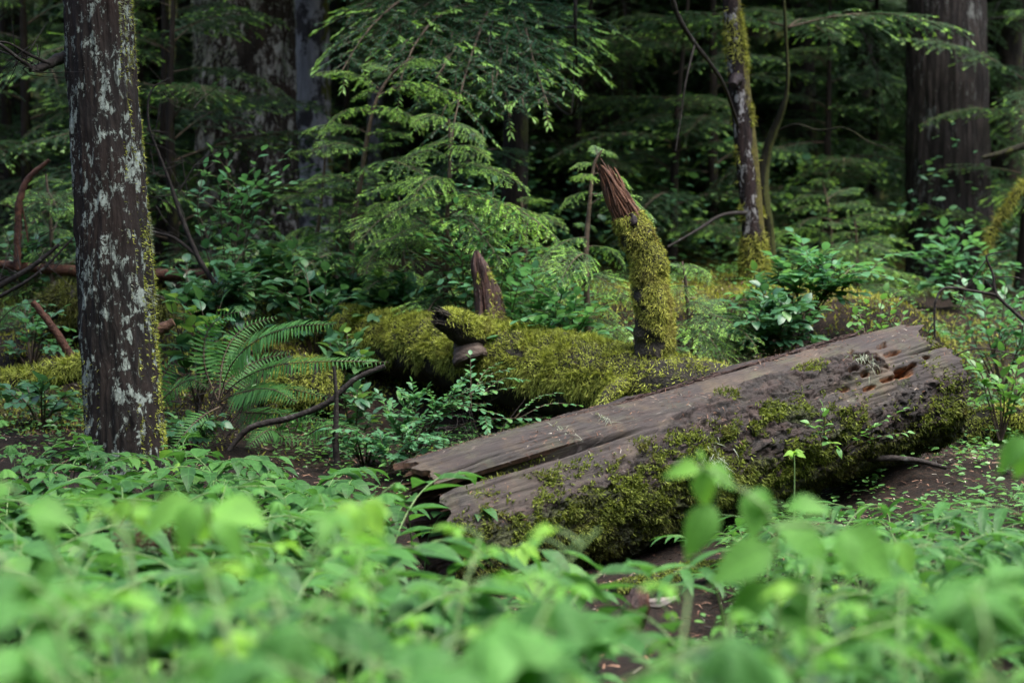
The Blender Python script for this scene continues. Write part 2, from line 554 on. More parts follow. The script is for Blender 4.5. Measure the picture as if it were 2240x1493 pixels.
M['needle'] = leaf_mat('hemlock_needle', (.022, .075, .04), (.055, .145, .07), .3, .45, tip=(.31, .57, .13), tip_from=.72)
M['needle_young'] = leaf_mat('young_needle', (.032, .105, .045), (.080, .205, .085), .35, .45, tip=(.36, .64, .15), tip_from=.72)
M['needle_far'] = leaf_mat('far_needle', (.026, .078, .034), (.068, .155, .060), .34, .6, tip=(.09, .19, .06), tip_from=.8)
M['cover'] = leaf_mat('ground_cover_leaf', (.06, .17, .05), (.12, .28, .075), .3, .35, 0, yellow=(.2, .36, .06))
M['stem'] = plain_mat('green_stem', (.08, .16, .05), (.14, .22, .08), 8, .5)
M['brownstem'] = plain_mat('brown_stem', (.05, .035, .025), (.12, .09, .06), 20, .7)
M['torn'] = plain_mat('torn_wood', (.022, .009, .005), (.13, .052, .022), 60, .6, (1, 1, .2), .8, c3=(.34, .155, .07), spec=.4)
M['twig'] = plain_mat('dead_twig', (.010, .008, .007), (.028, .024, .021), 25, .85, c3=(.11, .12, .105))
M['redwood'] = plain_mat('red_branch', (.03, .013, .008), (.10, .042, .024), 30, .7, (1, 1, 1), .6, c3=(.18, .075, .045))
M['rotten'] = plain_mat('rotten_wood', (.012, .006, .005), (.06, .023, .014), 45, .55, (1, 1, .12), .9, c3=(.17, .07, .033), spec=.5)
M['shard'] = plain_mat('split_wood', (.05, .03, .02), (.14, .075, .045), 40, .7, (.15, 1, 1), .8, c3=(.27, .15, .08))
M['moss'] = moss_mat('moss', (.032, .044, .008), (.190, .222, .036), (.46, .52, .11), (.085, .07, .02))
M['moss_gold'] = moss_mat('golden_moss', (.035, .042, .009), (.185, .200, .034), (.42, .45, .09), (.10, .07, .02))
M['moss_dark'] = moss_mat('dark_moss', (.008, .010, .003), (.035, .042, .010), (.12, .14, .026), (.04, .028, .012))
M['moss_green'] = moss_mat('green_moss', (.025, .038, .006), (.085, .115, .018), (.20, .25, .045), (.09, .07, .02))
M['log'] = log_mat('weathered_log')
M['mosslog'] = plain_mat('dark_mossy_bark', (.008, .008, .006), (.03, .026, .018), 24, .8, (1, 1, 1), .8, c3=(.05, .06, .015))
M['bark_lichen'] = bark_mat('lichen_bark', (.006, .005, .004), (.018, .0125, .0095), (.28, .34, .30), .60, 36, .55, (.08, .085, .015), (1, -.1, .0), .10, 30, lichen2=(.46, .50, .49), band=(.018, .009, .006))
M['bark_big'] = bark_mat('old_bark', (.020, .016, .012), (.080, .064, .049), (.52, .50, .45), .68, 20, .55, (.10, .105, .02), (-.6, -.2, .4), .30, 16, lichen2=(.45, .41, .41), band=(.055, .033, .025))
M['bark_pale'] = bark_mat('pale_bark', (.30, .30, .32), (.58, .58, .61), (.035, .03, .03), .72, 9, .6, (.12, .13, .02), (1, 0, .1), .36, 10, lichen2=(.03, .03, .025))
M['bark_thin'] = bark_mat('spotted_bark', (.012, .008, .008), (.036, .021, .019), (.34, .34, .34), .60, 30, .5, (.11, .10, .02), (1, -.2, 0), .58, 30, lichen2=(.55, .55, .55))
M['bark_red'] = bark_mat('furrowed_bark', (.012, .010, .009), (.042, .034, .029), (.14, .15, .14), .45, 26, .3, None, ridge=22)
M['bark_far'] = bark_mat('dark_bark', (.016, .013, .010), (.05, .038, .03), (.16, .18, .15), .35, 9, .5, (.06, .07, .015), (.5, -.5, .2), .45, 14)
M['bark_mossy'] = bark_mat('mossy_bark', (.014, .013, .007), (.03, .03, .012), None, moss=(.07, .08, .016), moss_amt=.75)
M['fungus'] = plain_mat('bracket_skin', (.050, .036, .028), (.105, .080, .064), 26, .65, (1, 1, 4), .6, c3=(.15, .125, .105), spec=.3)
# ---------------------------------------------------------------- ground
_gc = [  # px, py, depth of points on the ground
    (2040, 1010, 8.1), (1600, 1130, 7.6), (1150, 1265, 7.0), (900, 1260, 7.0), (280, 1030, 8.0), (1000, 1000, 8.9), (720, 1010, 8.6),
    (60, 960, 8.6), (460, 950, 8.8), (850, 860, 10.0), (1250, 960, 8.9), (600, 760, 10.2), (100, 720, 10.5), (-300, 760, 10.0), (300, 690, 11.0),
    (1640, 600, 11.6), (1560, 625, 10.7), (1720, 635, 10.4), (1820, 640, 10.5), (1920, 660, 10.4), (1500, 780, 9.6), (2080, 640, 15.0), (2230, 990, 9.2), (2150, 985, 8.8), (2150, 930, 9.9), (2250, 900, 10.4), (2000, 850, 9.8), (1990, 730, 11.4), (2500, 820, 10.0),
    (530, 580, 14.0), (690, 570, 15.0), (1100, 640, 12.0), (1350, 640, 12.0), (820, 560, 17.0), (1300, 520, 17.0), (1900, 560, 17.0), (200, 560, 16.0),
    (2150, 1120, 7.0), (1700, 1240, 6.8),
]
_gp = np.array([P(*c) for c in _gc])
_extra = []
for y_, z_ in ((-30, 2.0), (-8, .35), (0, .28), (2.0, .26), (3.2, .2), (4.5, .10), (6.0, .03)):
    for x_ in (-6, -3, -1.2, 0, 1.2, 3, 6):
        _extra.append((x_ * (1 + abs(y_) * .05), y_, z_ + .04 * abs(x_) * (y_ > 1)))
for x_ in (-16, -9, 9, 16):
    for y_ in (6, 11, 18):
        _extra.append((x_, y_, .9 + .1 * abs(x_)))
_gp = np.concatenate([_gp, np.array(_extra)])

def gz(x, y, rough=True):
    x = np.asarray(x, float); y = np.asarray(y, float)
    sh = x.shape
    q = np.stack([x.ravel(), y.ravel()], -1)
    z = np.empty(len(q))
    for i in range(0, len(q), 20000):
        d2 = ((q[i:i + 20000, None] - _gp[None, :, :2]) ** 2).sum(-1)
        s2 = np.where(np.arange(len(_gp)) < len(_gc), .10, .35)
        wgt = 1.0 / (d2 + s2) ** 2
        z[i:i + 20000] = (wgt * _gp[None, :, 2]).sum(1) / wgt.sum(1)
    yy = q[:, 1]; xx = q[:, 0]
    far = sstep(18, 60, yy) * 15 + np.maximum(yy - 60, 0) * .22
    side = np.clip(np.abs(xx) - 8 - .22 * np.maximum(yy, 0), 0, 16) * .75 + np.clip(-yy - 3, 0, 18) * .9  # unseen banks beside and behind the camera, raised to block low sky light
    z = z + far + side
    if rough:
        p = np.stack([xx, yy, 0 * xx], -1)
        z = z + (fbm(p * 1.7, 3, 5) - .5) * .16 + (fbm(p * 9, 3, 9) - .5) * .05
    return z.reshape(sh)

def ground_grid():
    def axis(a, b, st, lo, hi):
        f = np.arange(a, b + 1e-6, st)
        g = np.geomspace(st * 1.5, 1, 34)
        up = b + (hi - b) * (np.geomspace(st, hi - b, 30) / (hi - b))
        dn = a - (a - lo) * (np.geomspace(st, a - lo, 30) / (a - lo))
        return np.concatenate([dn[::-1], f, up])
    xs = axis(-5.5, 5.5, .07, -400, 400)
    ys = axis(1.5, 17, .07, -300, 700)
    X, Y = np.meshgrid(xs, ys)
    return X, Y

X, Y = ground_grid()
Z = gz(X, Y)
mound = np.maximum(np.exp(-(((X - P(1740, 0, 10.8)[0]) / 1.3) ** 2 + ((Y - 10.9) / .9) ** 2)), .9 * np.exp(-(((X + 2.0) / .6) ** 2 + ((Y - 9.6) / .7) ** 2)))
mossmask = np.maximum(.75 * sstep(12, 16, Y), 0) + np.clip(mound * 1.5 + (fbm(np.stack([X, Y, 0 * X], -1) * .8, 3, 3) - .62) * 3 * (Y > 8.3), 0, 1)
k = NT('forest_floor')
u_, v_, r_ = k.attr()
tc = k.n('ShaderNodeTexCoord').outputs['Object']
tint = k.ramp(k.noise(tc, 45.0, 7, .7), [(.3, (.003, .002, .0015)), (.5, (.013, .008, .0045)), (.62, (.034, .018, .010)), (.75, (.085, .052, .030))])
tint = k.mix(k.ramp(k.noise(tc, 3.0, 3), [(.45, 0.0), (.65, .6)]), tint, (.012, .008, .005))
ms_ = k.ramp(k.noise(tc, 40.0, 6, .7), [(.3, (.025, .028, .006)), (.55, (.085, .085, .016)), (.75, (.19, .175, .035))])
c_ = k.mix(k.ramp(k.math('ADD', u_, k.math('MULTIPLY', k.math('SUBTRACT', k.noise(tc, 12.0, 5, .7), .5), .9)), [(.4, 0.0), (.6, 1.0)]), tint, ms_)
b_ = k.n('ShaderNodeBump', {'Strength': .9, 'Distance': .03, 'Height': k.noise(tc, 60.0, 6, .7)})
p_ = k.n('ShaderNodeBsdfPrincipled', {'Base Color': c_, 'Roughness': .85, 'Specular IOR Level': .25, 'Normal': b_.outputs[0]})
k.t.links.new(p_.outputs[0], k.out.inputs[0])
M['ground'] = k.m
mb = MB()
mb.add(np.stack([X, Y, Z], -1), grid_faces(*X.shape), np.stack([mossmask, 0 * X, 0 * X], -1).reshape(-1, 3))
tag(obj('ground', mb.mesh('ground', M['ground'])), kind='structure')

UP_ = np.array([0, 0, 1.0])
# ---------------------------------------------------------------- moss helpers
def grid_normals(v, wrap=True):
    du = np.gradient(v, axis=0)
    dv = (np.roll(v, -1, 1) - np.roll(v, 1, 1)) if wrap else np.gradient(v, axis=1)
    return nrm(np.cross(dv, du))

def sample_grid(v, nn, wt, N, r=rng):
    m, n = wt.shape
    area = np.linalg.norm(np.cross(np.gradient(v, axis=0), (np.roll(v, -1, 1) - v)), axis=-1)
    pr = (wt * area)[:-1].ravel()
    idx = r.choice(len(pr), N, p=pr / pr.sum())
    i, j = idx // n, idx % n
    j2 = (j + 1) % n
    a, b = r.random((N, 1)), r.random((N, 1))
    bl = lambda g: (g[i, j] * (1 - b) + g[i, j2] * b) * (1 - a) + (g[i + 1, j] * (1 - b) + g[i + 1, j2] * b) * a
    return bl(v), nrm(bl(nn))

def moss_strands(mb, pos, nor, ln, wd, out=.6, down=.5, rand=.6, grav=(0, 0, -1), r=rng, tpl=TPL_BLADE, sink=.15):
    N = len(pos)
    g = np.asarray(grav, float)
    d = nrm(nor * out + g * down + r.normal(size=(N, 3)) * rand * .6)
    L = ln[0] + (ln[1] - ln[0]) * r.random(N) ** 1.5
    up = nrm(nor + r.normal(size=(N, 3)) * .35)
    R = basis(d, up)
    W = wd * (.6 + .8 * r.random(N))
    S = np.stack([W, L, L * .5], -1)
    if tpl is TPL_FROND: S = np.stack([L, L, L], -1)
    stamp(mb, tpl, R, pos - d * (L * sink)[:, None], S, r.random(N))

# ---------------------------------------------------------------- the big weathered log in front
LA, LB = P(985, 1168, 6.85), P(2042, 830, 8.1)
LL = float(np.linalg.norm(LB - LA))
ax = (LB - LA) / LL
uz = np.array([0, 0, 1.0]); uz = nrm(uz - uz.dot(ax) * ax)
ay = np.cross(uz, ax)
RL = np.stack([ax, ay, uz], -1)            # local -> world
glog = RL.T @ np.array([0, 0, -1.0])
NM, NN_ = 470, 300
tt = np.linspace(0, 1, NM)[:, None] + np.zeros((1, NN_))
ph = np.linspace(-180, 180, NN_, endpoint=False)[None] + np.zeros((NM, 1))

def log_dir(phd):
    a = np.radians(phd)
    return np.stack([0 * a, -np.sin(a), np.cos(a)], -1)

def cyl(t, phd):  # noise coordinates that wrap round the log
    a = np.radians(phd)
    return np.stack([t * LL, .25 * np.sin(a), .25 * np.cos(a)], -1)

def to_px(vloc):
    wv = vloc @ RL.T + LA - CAMP
    d = wv @ FWD
    return np.stack([wv @ RGT / d * F + PW / 2, PH / 2 - wv @ UPV / d * F], -1)

rad0 = .262 + (.258 - .262) * tt
cy0 = cyl(tt, ph)
n_lo = fbm(cy0 * np.array([1.2, 4, 4]), 3, 21) - .5
n_mid = fbm(cy0 * np.array([5, 12, 12]), 4, 23) - .5
n_gr = fbm(cy0 * np.array([3.0, 90, 90]), 3, 25) - .5
n_fl = fbm(cy0 * np.array([14, 34, 34]), 4, 27)
edge = (fbm(cy0 * np.array([6, 14, 14]), 4, 29) - .5) * 46
top_of_bark = np.interp(tt, [0, .28, .32, .4, .5, .62, .74, .82, .86, 1], [70, 66, 50, 36, 28, 17, 19, 28, 66, 74])
def plates(p, seed):
    """cell id noise: random value of the nearest jittered cell, and distance to the cell edge"""
    i = np.floor(p).astype(np.int64)
    best = np.full(p.shape[:-1], 9.0); sec_ = best.copy(); val = np.zeros_like(best)
    for dx in (-1, 0, 1):
        for dy in (-1, 0, 1):
            for dz in (-1, 0, 1):
                c = i + np.array([dx, dy, dz])
                j = np.stack([_h(c[..., 0], c[..., 1], c[..., 2], seed + q) for q in range(3)], -1)
                d = np.linalg.norm(c + j - p, axis=-1)
                vv = _h(c[..., 0], c[..., 1], c[..., 2], seed + 9)
                near = d < best
                sec_ = np.where(near, best, np.minimum(sec_, d))
                val = np.where(near, vv, val)
                best = np.where(near, d, best)
    return val, sec_ - best
plv, ple = plates(cy0 * np.array([13, 30, 30]) + (fbm(cy0 * np.array([20, 40, 40]), 3, 35) - .5)[..., None] * 1.4, 37)
plv2, ple2 = plates(cy0 * np.array([30, 60, 60]) + (fbm(cy0 * np.array([30, 60, 60]), 2, 36) - .5)[..., None] * 1.2, 39)
bark = sstep(-3, 3, ph + edge * .5 - top_of_bark)
flap_bot = np.interp(tt, [.0, .6, .66, .8, .85, 1], [200, 200, 52, 47, 44, 44])
low = np.interp(tt, [0, .6, .66, .8, 1], [0, 0, 72, 74, 76])
hole_b = sstep(-3, 3, flap_bot - (ph + edge * .3)) + sstep(-4, 4, ph + edge * .5 - low) * (tt > .6)
bark = bark * np.clip(hole_b, 0, 1)
bark = np.maximum(bark, sstep(-2, 2, -13 - ph + edge * .14) * (tt < .84))
bark = np.maximum(bark, sstep(140, 150, np.abs(ph)))
flap = sstep(.62, .72, tt) * (1 - sstep(.8, .86, tt)) * sstep(17, 42, ph) * (1 - sstep(53, 57, ph))
ms0 = np.interp(tt, [0, .22, .4, .7, 1], [44, 50, 72, 84, 74])
mossf = sstep(ms0, ms0 + 50, ph + edge * 1.1) * np.interp(tt, [0, .4, .6, .8, 1], [1.0, 1.0, .85, .66, .66])
patch = fbm(cy0 * np.array([5, 9, 9]), 4, 33)
mossf = np.maximum(mossf, sstep(.56, .68, patch) * sstep(46, 64, ph) * np.interp(tt, [0, .06, .6, .75, 1], [.4, 1, .9, .6, .4]))
mossf = np.maximum(mossf, sstep(.60, .70, patch) * sstep(20, 40, ph) * sstep(.35, .45, tt) * (1 - sstep(.78, .85, tt)) * .9)
mossf = np.clip(mossf, 0, 1) * (ph > 0)
dr = n_lo * .045 + n_mid * .022 * (.4 + bark) + n_gr * .010 * (1.2 - bark)
plate = (plv - .5) * .020 - .010 * (1 - sstep(0, .12, ple)) + (plv2 - .5) * .008
dr += bark * (.010 + plate * (.35 + .65 * sstep(5, 30, ph))) + flap * .016
# the long split beside the lifted slab, and the short one by the far end
cr = np.interp(tt, [0, .3], [33, 39])
wcr = np.interp(tt, [0, .2, .34], [4.0, 2.4, .6])
dr -= .075 * np.exp(-((ph - cr + edge * .05) / wcr) ** 2) * (1 - sstep(.26, .36, tt))
dr -= .030 * np.exp(-((ph - 44 + edge * .05) / 1.3) ** 2) * sstep(.88, .95, tt)
for _ in range(60):
    t0, p0, l0 = rng.random(), rng.uniform(-14, 85), rng.uniform(.03, .16)
    dr -= .008 * np.exp(-((ph - p0 - edge * .06) / .9) ** 2) * np.exp(-((tt - t0) / l0) ** 4) * (1 - bark)
# woodpecker holes
base_v = np.stack([tt * LL, 0 * tt, 0 * tt], -1) + log_dir(ph) * (rad0 + n_lo * .045)[..., None]
bp = to_px(base_v)
orange = np.zeros_like(tt); holes = np.zeros_like(tt)
for hx, hy, wx, wy, dp, og in ((1879, 763, 13, 8, .026, .4), (1960, 747, 20, 9, .035, .7), (1965, 738, 9, 4, .02, .3), (1977, 764, 34, 8, .03, .9), (1932, 773, 18, 10, .035, .9),
                               (2047, 774, 12, 8, .028, .9), (1893, 779, 30, 11, .03, .25), (1929, 790, 12, 8, .03, .5), (1904, 796, 22, 9, .035, .5), (1953, 800, 11, 7, .026, .6),
                               (1993, 805, 34, 12, .045, .9), (2017, 792, 20, 9, .035, .8), (1931, 811, 15, 9, .03, .6), (1901, 819, 19, 10, .03, .8), (1952, 826, 26, 8, .014, 1.0),
                               (1873, 811, 16, 8, .02, .3), (1909, 846, 26, 8, .012, .9), (1855, 850, 16, 5, .01, .7), (1990, 816, 28, 10, .02, 1.0)):
    vis = (ph > -15) & (ph < 130)
    a = math.radians(-17)
    dx, dy = bp[..., 0] - hx, bp[..., 1] - hy
    ex = (dx * math.cos(a) + dy * math.sin(a)) / wx
    ey = (-dx * math.sin(a) + dy * math.cos(a)) / wy
    jag = (n_fl - .5) * .9
    q = np.sqrt(ex ** 2 + ey ** 2) + jag
    q = q / .80
    m_ = (1 - sstep(.62, .90, q)) * vis
    dr -= dp * 1.9 * m_
    orange = np.maximum(orange, og * (1 - sstep(.70, .95, q)) * vis * sstep(.35, .5, n_fl + .12))
    holes = np.maximum(holes, 1 - sstep(1.0, 1.9, q))
    bark *= 1 - m_; mossf *= 1 - m_
rad = rad0 + dr
# ends: broken, not sawn
jl = (fbm(np.stack([0 * ph[0] + 3, np.sin(np.radians(ph[0])) * 4, np.cos(np.radians(ph[0])) * 4], -1), 4, 41) - .5)
jr = (fbm(np.stack([0 * ph[0] + 9, np.sin(np.radians(ph[0])) * 5, np.cos(np.radians(ph[0])) * 5], -1), 4, 43) - .5)
x0 = .10 * jl + np.where(np.abs(ph[0] - 10) < 26, .10, 0) - .15 * np.clip(np.sin(np.radians(ph[0])), 0, 1) * sstep(32, 42, ph[0])
x1 = LL - .06 - .02 * np.clip(np.sin(np.radians(ph[0])), 0, 1) + .16 * jr - .07 * np.exp(-((ph[0] - 27) / 9) ** 2) - .03 * np.exp(-((ph[0] - 5) / 20) ** 2) + .02 * sstep(60, 120, ph[0])
xx = x0[None] * (1 - tt) ** 3 + tt * LL + (x1 - LL)[None] * tt ** 5
rad *= 1 - .03 * sstep(.97, 1.0, tt) - .05 * (1 - sstep(0, .02, tt))
lv = np.stack([xx, 0 * tt, 0 * tt], -1) + log_dir(ph) * rad[..., None]
log_t = thing('fallen_log', 'big weathered barkless fallen log with woodpecker holes and a long split, lying in front', 'log')
log_t.matrix_world = Matrix([[*RL[0], LA[0]], [*RL[1], LA[1]], [*RL[2], LA[2]], [0, 0, 0, 1]])
mb = MB()
lat = np.stack([bark * (.78 + .22 * plv), mossf, orange], -1)
mb.add(lv, grid_faces(NM, NN_, True), lat.reshape(-1, 3))
# hollow near end, rotten far end
for e, dirn in ((0, 1), (-1, -1)):
    ring = lv[e]
    c0 = ring.mean(0)
    prev = ring
    rings = [ring]
    for q, dd in ((.88, .03), (.78, .16 if e == 0 else .015), (.6, .38 if e == 0 else .05), (.2, .5 if e == 0 else .035)):
        nz_ = (fbm(ring * 14 + q * 7, 3, 51)[:, None] - .5)
        rg = c0 + (ring - c0) * (q + nz_ * .18)
        rg[:, 0] += dirn * dd + nz_[:, 0] * .10
        rings.append(rg)
    g = np.stack(rings if e == -1 else rings)
    ff = grid_faces(len(rings), NN_, True)
    mb.add(g, ff[:, ::-1] if e == 0 else ff, (.75, .15, .12))
obj('trunk', mb.mesh('log_trunk', M['log']), log_t)

# lifted slab of bare wood above the split
sm, sn = 190, 90
st_ = np.linspace(-.065, .36, sm)[:, None] + np.zeros((1, sn))
sp_ = np.linspace(-12, 32.5, sn)[None] + np.zeros((sm, 1))
jag = (fbm(np.stack([0 * sp_[0], sp_[0] * .11, 0 * sp_[0]], -1), 4, 61) - .5)
sx = st_ * LL + (jag[None] * .24 + .10 * np.exp(-((sp_ + 2) / 8) ** 2) * 1.0) * (1 - sstep(-.065, .08, st_))
cs_ = cyl(st_, sp_)
lift = .016 * (1 - sstep(.12, .36, st_)) + .003
srad = .258 + (fbm(cs_ * np.array([1.2, 4, 4]), 3, 21) - .5) * .045 + (fbm(cs_ * np.array([3, 90, 90]), 3, 25) - .5) * .008 + lift
srad += (fbm(cs_ * np.array([3, 10, 10]), 3, 63) - .5) * .012 - .010 * sstep(28, 32.5, sp_)
for _ in range(34):
    t0, p0, l0 = rng.uniform(-.05, .36), rng.uniform(-12, 31), rng.uniform(.02, .09)
    srad -= .006 * np.exp(-((sp_ - p0) / .7) ** 2) * np.exp(-((st_ - t0) / l0) ** 4)
topv = np.stack([sx, 0 * sx, 0 * sx], -1) + log_dir(sp_) * srad[..., None]
botv = np.stack([sx, 0 * sx, 0 * sx], -1) + log_dir(sp_) * (srad - .022 + .008 * (fbm(cs_ * 20, 2, 65) - .5))[..., None]
mb = MB()
sat = np.zeros((sm, sn, 3))
mb.add(topv, grid_faces(sm, sn), sat.reshape(-1, 3))
mb.add(botv, grid_faces(sm, sn)[:, ::-1], (.55, 0, .1))
for a, b in ((topv[0], botv[0]), (topv[-1][::-1], botv[-1][::-1]), (topv[::-1, 0], botv[::-1, 0]), (topv[:, -1], botv[:, -1])):
    mb.add(np.stack([a, b]), grid_faces(2, len(a)), (.5, 0, .25), smooth=False)
slab = obj('split_slab', mb.mesh('split_slab', M['log']), log_t)

# torn splinters round the broken end and bark rags along the top edge
mb = MB()
for i in range(60):
    pd = rng.uniform(-40, 48)
    rr_ = rng.uniform(.10, .245)
    L_ = rng.uniform(.05, .26) * (1.0 if pd < 8 else .55)
    xs = rng.uniform(-.02, .10)
    b0 = np.array([xs + .1, 0, 0]) + log_dir(np.array(pd)) * rr_
    tipp = b0 + np.array([-L_ - .05, rng.normal(0, .012), rng.normal(0, .012)])
    w_, h_ = rng.uniform(.004, .016), rng.uniform(.003, .008)
    d = log_dir(np.array(pd)); tdir = np.cross(d, [1, 0, 0])
    v = []
    for q, sc in ((0, 1.0), (.5, .85), (.82, .5), (1.0, .08)):
        c = b0 + (tipp - b0) * q + rng.normal(0, .003, 3)
        v += [c - tdir * w_ * sc - d * h_ * sc, c + tdir * w_ * sc - d * h_ * sc, c + tdir * w_ * sc + d * h_ * sc, c - tdir * w_ * sc + d * h_ * sc]
    mb.add(np.array(v), grid_faces(4, 4, True), (0, 0, rng.random()), smooth=False)
    mb.add(np.array(v[:4]), np.array([[3, 2, 1, 0]]), smooth=False)
obj('splinters', mb.mesh('splinters', M['shard']), log_t)
mb = MB()
for i in range(300):
    t_ = rng.uniform(.0, .86); pd = rng.normal(-12, 3.0)
    L_, w_ = rng.uniform(.02, .14), rng.uniform(.002, .008)
    d = log_dir(np.array(pd)); tdir = np.cross(d, [1, 0, 0])
    c = np.array([t_ * LL, 0, 0]) + d * (.258 + rng.uniform(.0, .012))
    v = []
    for q in (-.5, 0, .5):
        wv = w_ * (1 - abs(q)) * rng.uniform(.7, 1.2)
        cc = c + np.array([q * L_, 0, 0]) + d * rng.normal(0, .004) + tdir * rng.normal(0, .003)
        v += [cc - tdir * wv, cc + tdir * wv, cc + tdir * wv + d * .003, cc - tdir * wv + d * .003]
    mb.add(np.array(v), [grid_faces(3, 4, True), np.array([[3, 2, 1, 0], [8, 9, 10, 11]])], (0, 0, 0), smooth=False)
M['barkrag'] = plain_mat('bark_rag', (.02, .013, .011), (.075, .046, .038), 60, .8, (.2, 1, 1), .8, c3=(.15, .10, .085))
obj('bark_flakes', mb.mesh('bark_flakes', M['barkrag']), log_t)

# moss on the log: flank felt coloured dark for its shade, bright cushions on the shoulder
lnor = grid_normals(lv)
if (lnor[NM // 2, NN_ // 2] * log_dir(ph)[NM // 2, NN_ // 2]).sum() < 0: lnor = -lnor
mb = MB()
wt = mossf ** 1.2 * sstep(.38, .58, fbm(cy0 * np.array([11, 16, 16]), 4, 71)) * (ph > 30) * (ph < 165) * sstep(-.01, .02, tt)
pos, nor = sample_grid(lv, lnor, wt * sstep(ms0 + 2, ms0 + 34, ph) + 1e-9 * (ph > 100), 40000)
moss_strands(mb, pos, nor, (.008, .024), .0042, .5, .6, .9, glog)
obj('moss', mb.mesh('log_moss', M['moss_dark']), log_t)
mb = MB()
wt2 = (sstep(.50, .66, fbm(cy0 * np.array([8, 13, 13]), 5, 33, .62)) + .5 * sstep(.55, .62, fbm(cy0 * np.array([26, 34, 34]), 3, 34))) * sstep(42, 60, ph + edge * .4) * (1 - sstep(100, 132, ph)) * np.interp(tt, [0, .05, .5, .65, .8, 1], [.3, 1, 1, .6, .35, .25])
wt2 = wt2 + .5 * sstep(.60, .68, patch) * sstep(12, 30, ph) * (1 - sstep(60, 66, ph)) * sstep(.36, .45, tt) * (1 - sstep(.78, .85, tt))
wt2 = wt2 + .8 * np.exp(-(((tt - .13) / .035) ** 2 + ((ph + 5) / 7) ** 2)) + .6 * np.exp(-(((tt - .05) / .02) ** 2 + ((ph + 9) / 5) ** 2)) + .7 * np.exp(-(((tt - .085) / .025) ** 2 + ((ph - 35) / 4) ** 2))
wt2 = wt2 + .5 * np.exp(-(((tt - .985) / .016) ** 2 + ((ph - 38) / 6) ** 2)) + .3 * np.exp(-(((tt - .95) / .03) ** 2 + ((ph - 100) / 25) ** 2))
wt2 = wt2 * (1 - holes)
sfx = lv + lnor * (.008 * np.clip(wt2, 0, 1))[..., None]
pos, nor = sample_grid(sfx, lnor, wt2, 21000)
moss_strands(mb, pos, nor, (.010, .024), .005, .8, .15, .7, glog)
sa = mb
obj('moss', sa.mesh('log_cushion_moss', M['moss_green']), log_t)
# pale hanging lichen threads
mb = MB()
WL = [np.exp(-(((tt - .79) / .012) ** 2 + ((ph - 36) / 8) ** 2)), np.exp(-(((tt - .42) / .02) ** 2 + ((ph - 82) / 9) ** 2)), np.exp(-(((tt - .175) / .004) ** 2 + ((ph - 14) / 10) ** 2)), np.exp(-(((tt - .26) / .004) ** 2 + ((ph - 16) / 8) ** 2))]
M['beard'] = moss_mat('beard_lichen', (.17, .2, .15), (.27, .31, .24), (.36, .40, .33), (.2, .2, .14))
for wl, cnt in zip(WL, (120, 120, 40, 30)):
    mb = MB()
    pos, nor = sample_grid(sfx + lnor * .012, lnor, wl, cnt)
    moss_strands(mb, pos, nor, (.02, .05), .0028, .35, .7, .6, glog)
    obj('lichen', mb.mesh('log_lichen', M['beard']), log_t)

# ---------------------------------------------------------------- the mossy log behind it
def bump_disp(a, f, seed, a2=0, f2=40):
    def d(b, s, th, r):
        return (fbm(b * f, 3, seed) - .5) * 2 * a + ((fbm(b * f2, 2, seed + 3) - .5) * 2 * a2 if a2 else 0)
    return d

mlog_pts = [P(600, 712, 10.9), P(730, 730, 10.4), P(860, 750, 9.9), (P(1000, 774, 9.5)), P(1130, 800, 9.2), P(1280, 830, 8.95), P(1420, 852, 8.75), P(1560, 872, 8.5), P(1680, 892, 8.3)]
mlog_rad = [.14, .152, .160, .176, .188, .192, .176, .15, .12]
mbase = P(1130, 880, 9.2)
mlog = thing('mossy_log', 'moss covered fallen log with an upright broken branch and a bracket fungus', 'log', mbase)
v, nn, s, th = tube(mlog_pts, mlog_rad, 200, 72, bump_disp(.010, 4, 81, .012, 17))
mb = MB(); mb.add(v, grid_faces(200, 72, True)); cap(mb, v[0][::-1]); cap(mb, v[-1])
obj('trunk', mb.mesh('mossy_log_trunk', M['mosslog'], mbase), mlog)
nv = grid_normals(v); nv = np.where(((nv * nn).sum(-1) < 0)[..., None], -nv, nv)
zz = nv[..., 2]; front = -nv[..., 1]
wt = sstep(-.55, .2, zz) * sstep(.34, .46, fbm(v * 9, 4, 83) + .22 * zz + .05)
left = (s / s[-1])[:, None]
wt = wt * np.interp(left, [0, .25, .33, .80, .86, 1.0], [.6, .7, 1.0, 1.0, .22, .12])
mb = MB()
pos, nor = sample_grid(v, nv, wt * sstep(-.4, .1, zz), 44000)
moss_strands(mb, pos, nor, (.008, .024), .0050, .75, .12, 1.15)
pos, nor = sample_grid(v, nv, (wt * (1 - sstep(-.1, .45, zz)) * (front > -.3)) + 1e-9, 9000)
moss_strands(mb, pos, nor, (.018, .05), .0040, .3, 1.0, .6)
pos, nor = sample_grid(v, nv, wt * sstep(-.3, .3, zz) * sstep(.42, .6, fbm(v * 14, 3, 84)), 13000)
moss_strands(mb, pos, nor, (.020, .040), .005, .65, .25, .9, tpl=TPL_FROND)
obj('moss', mb.mesh('mossy_log_moss', M['moss'], mbase), mlog)

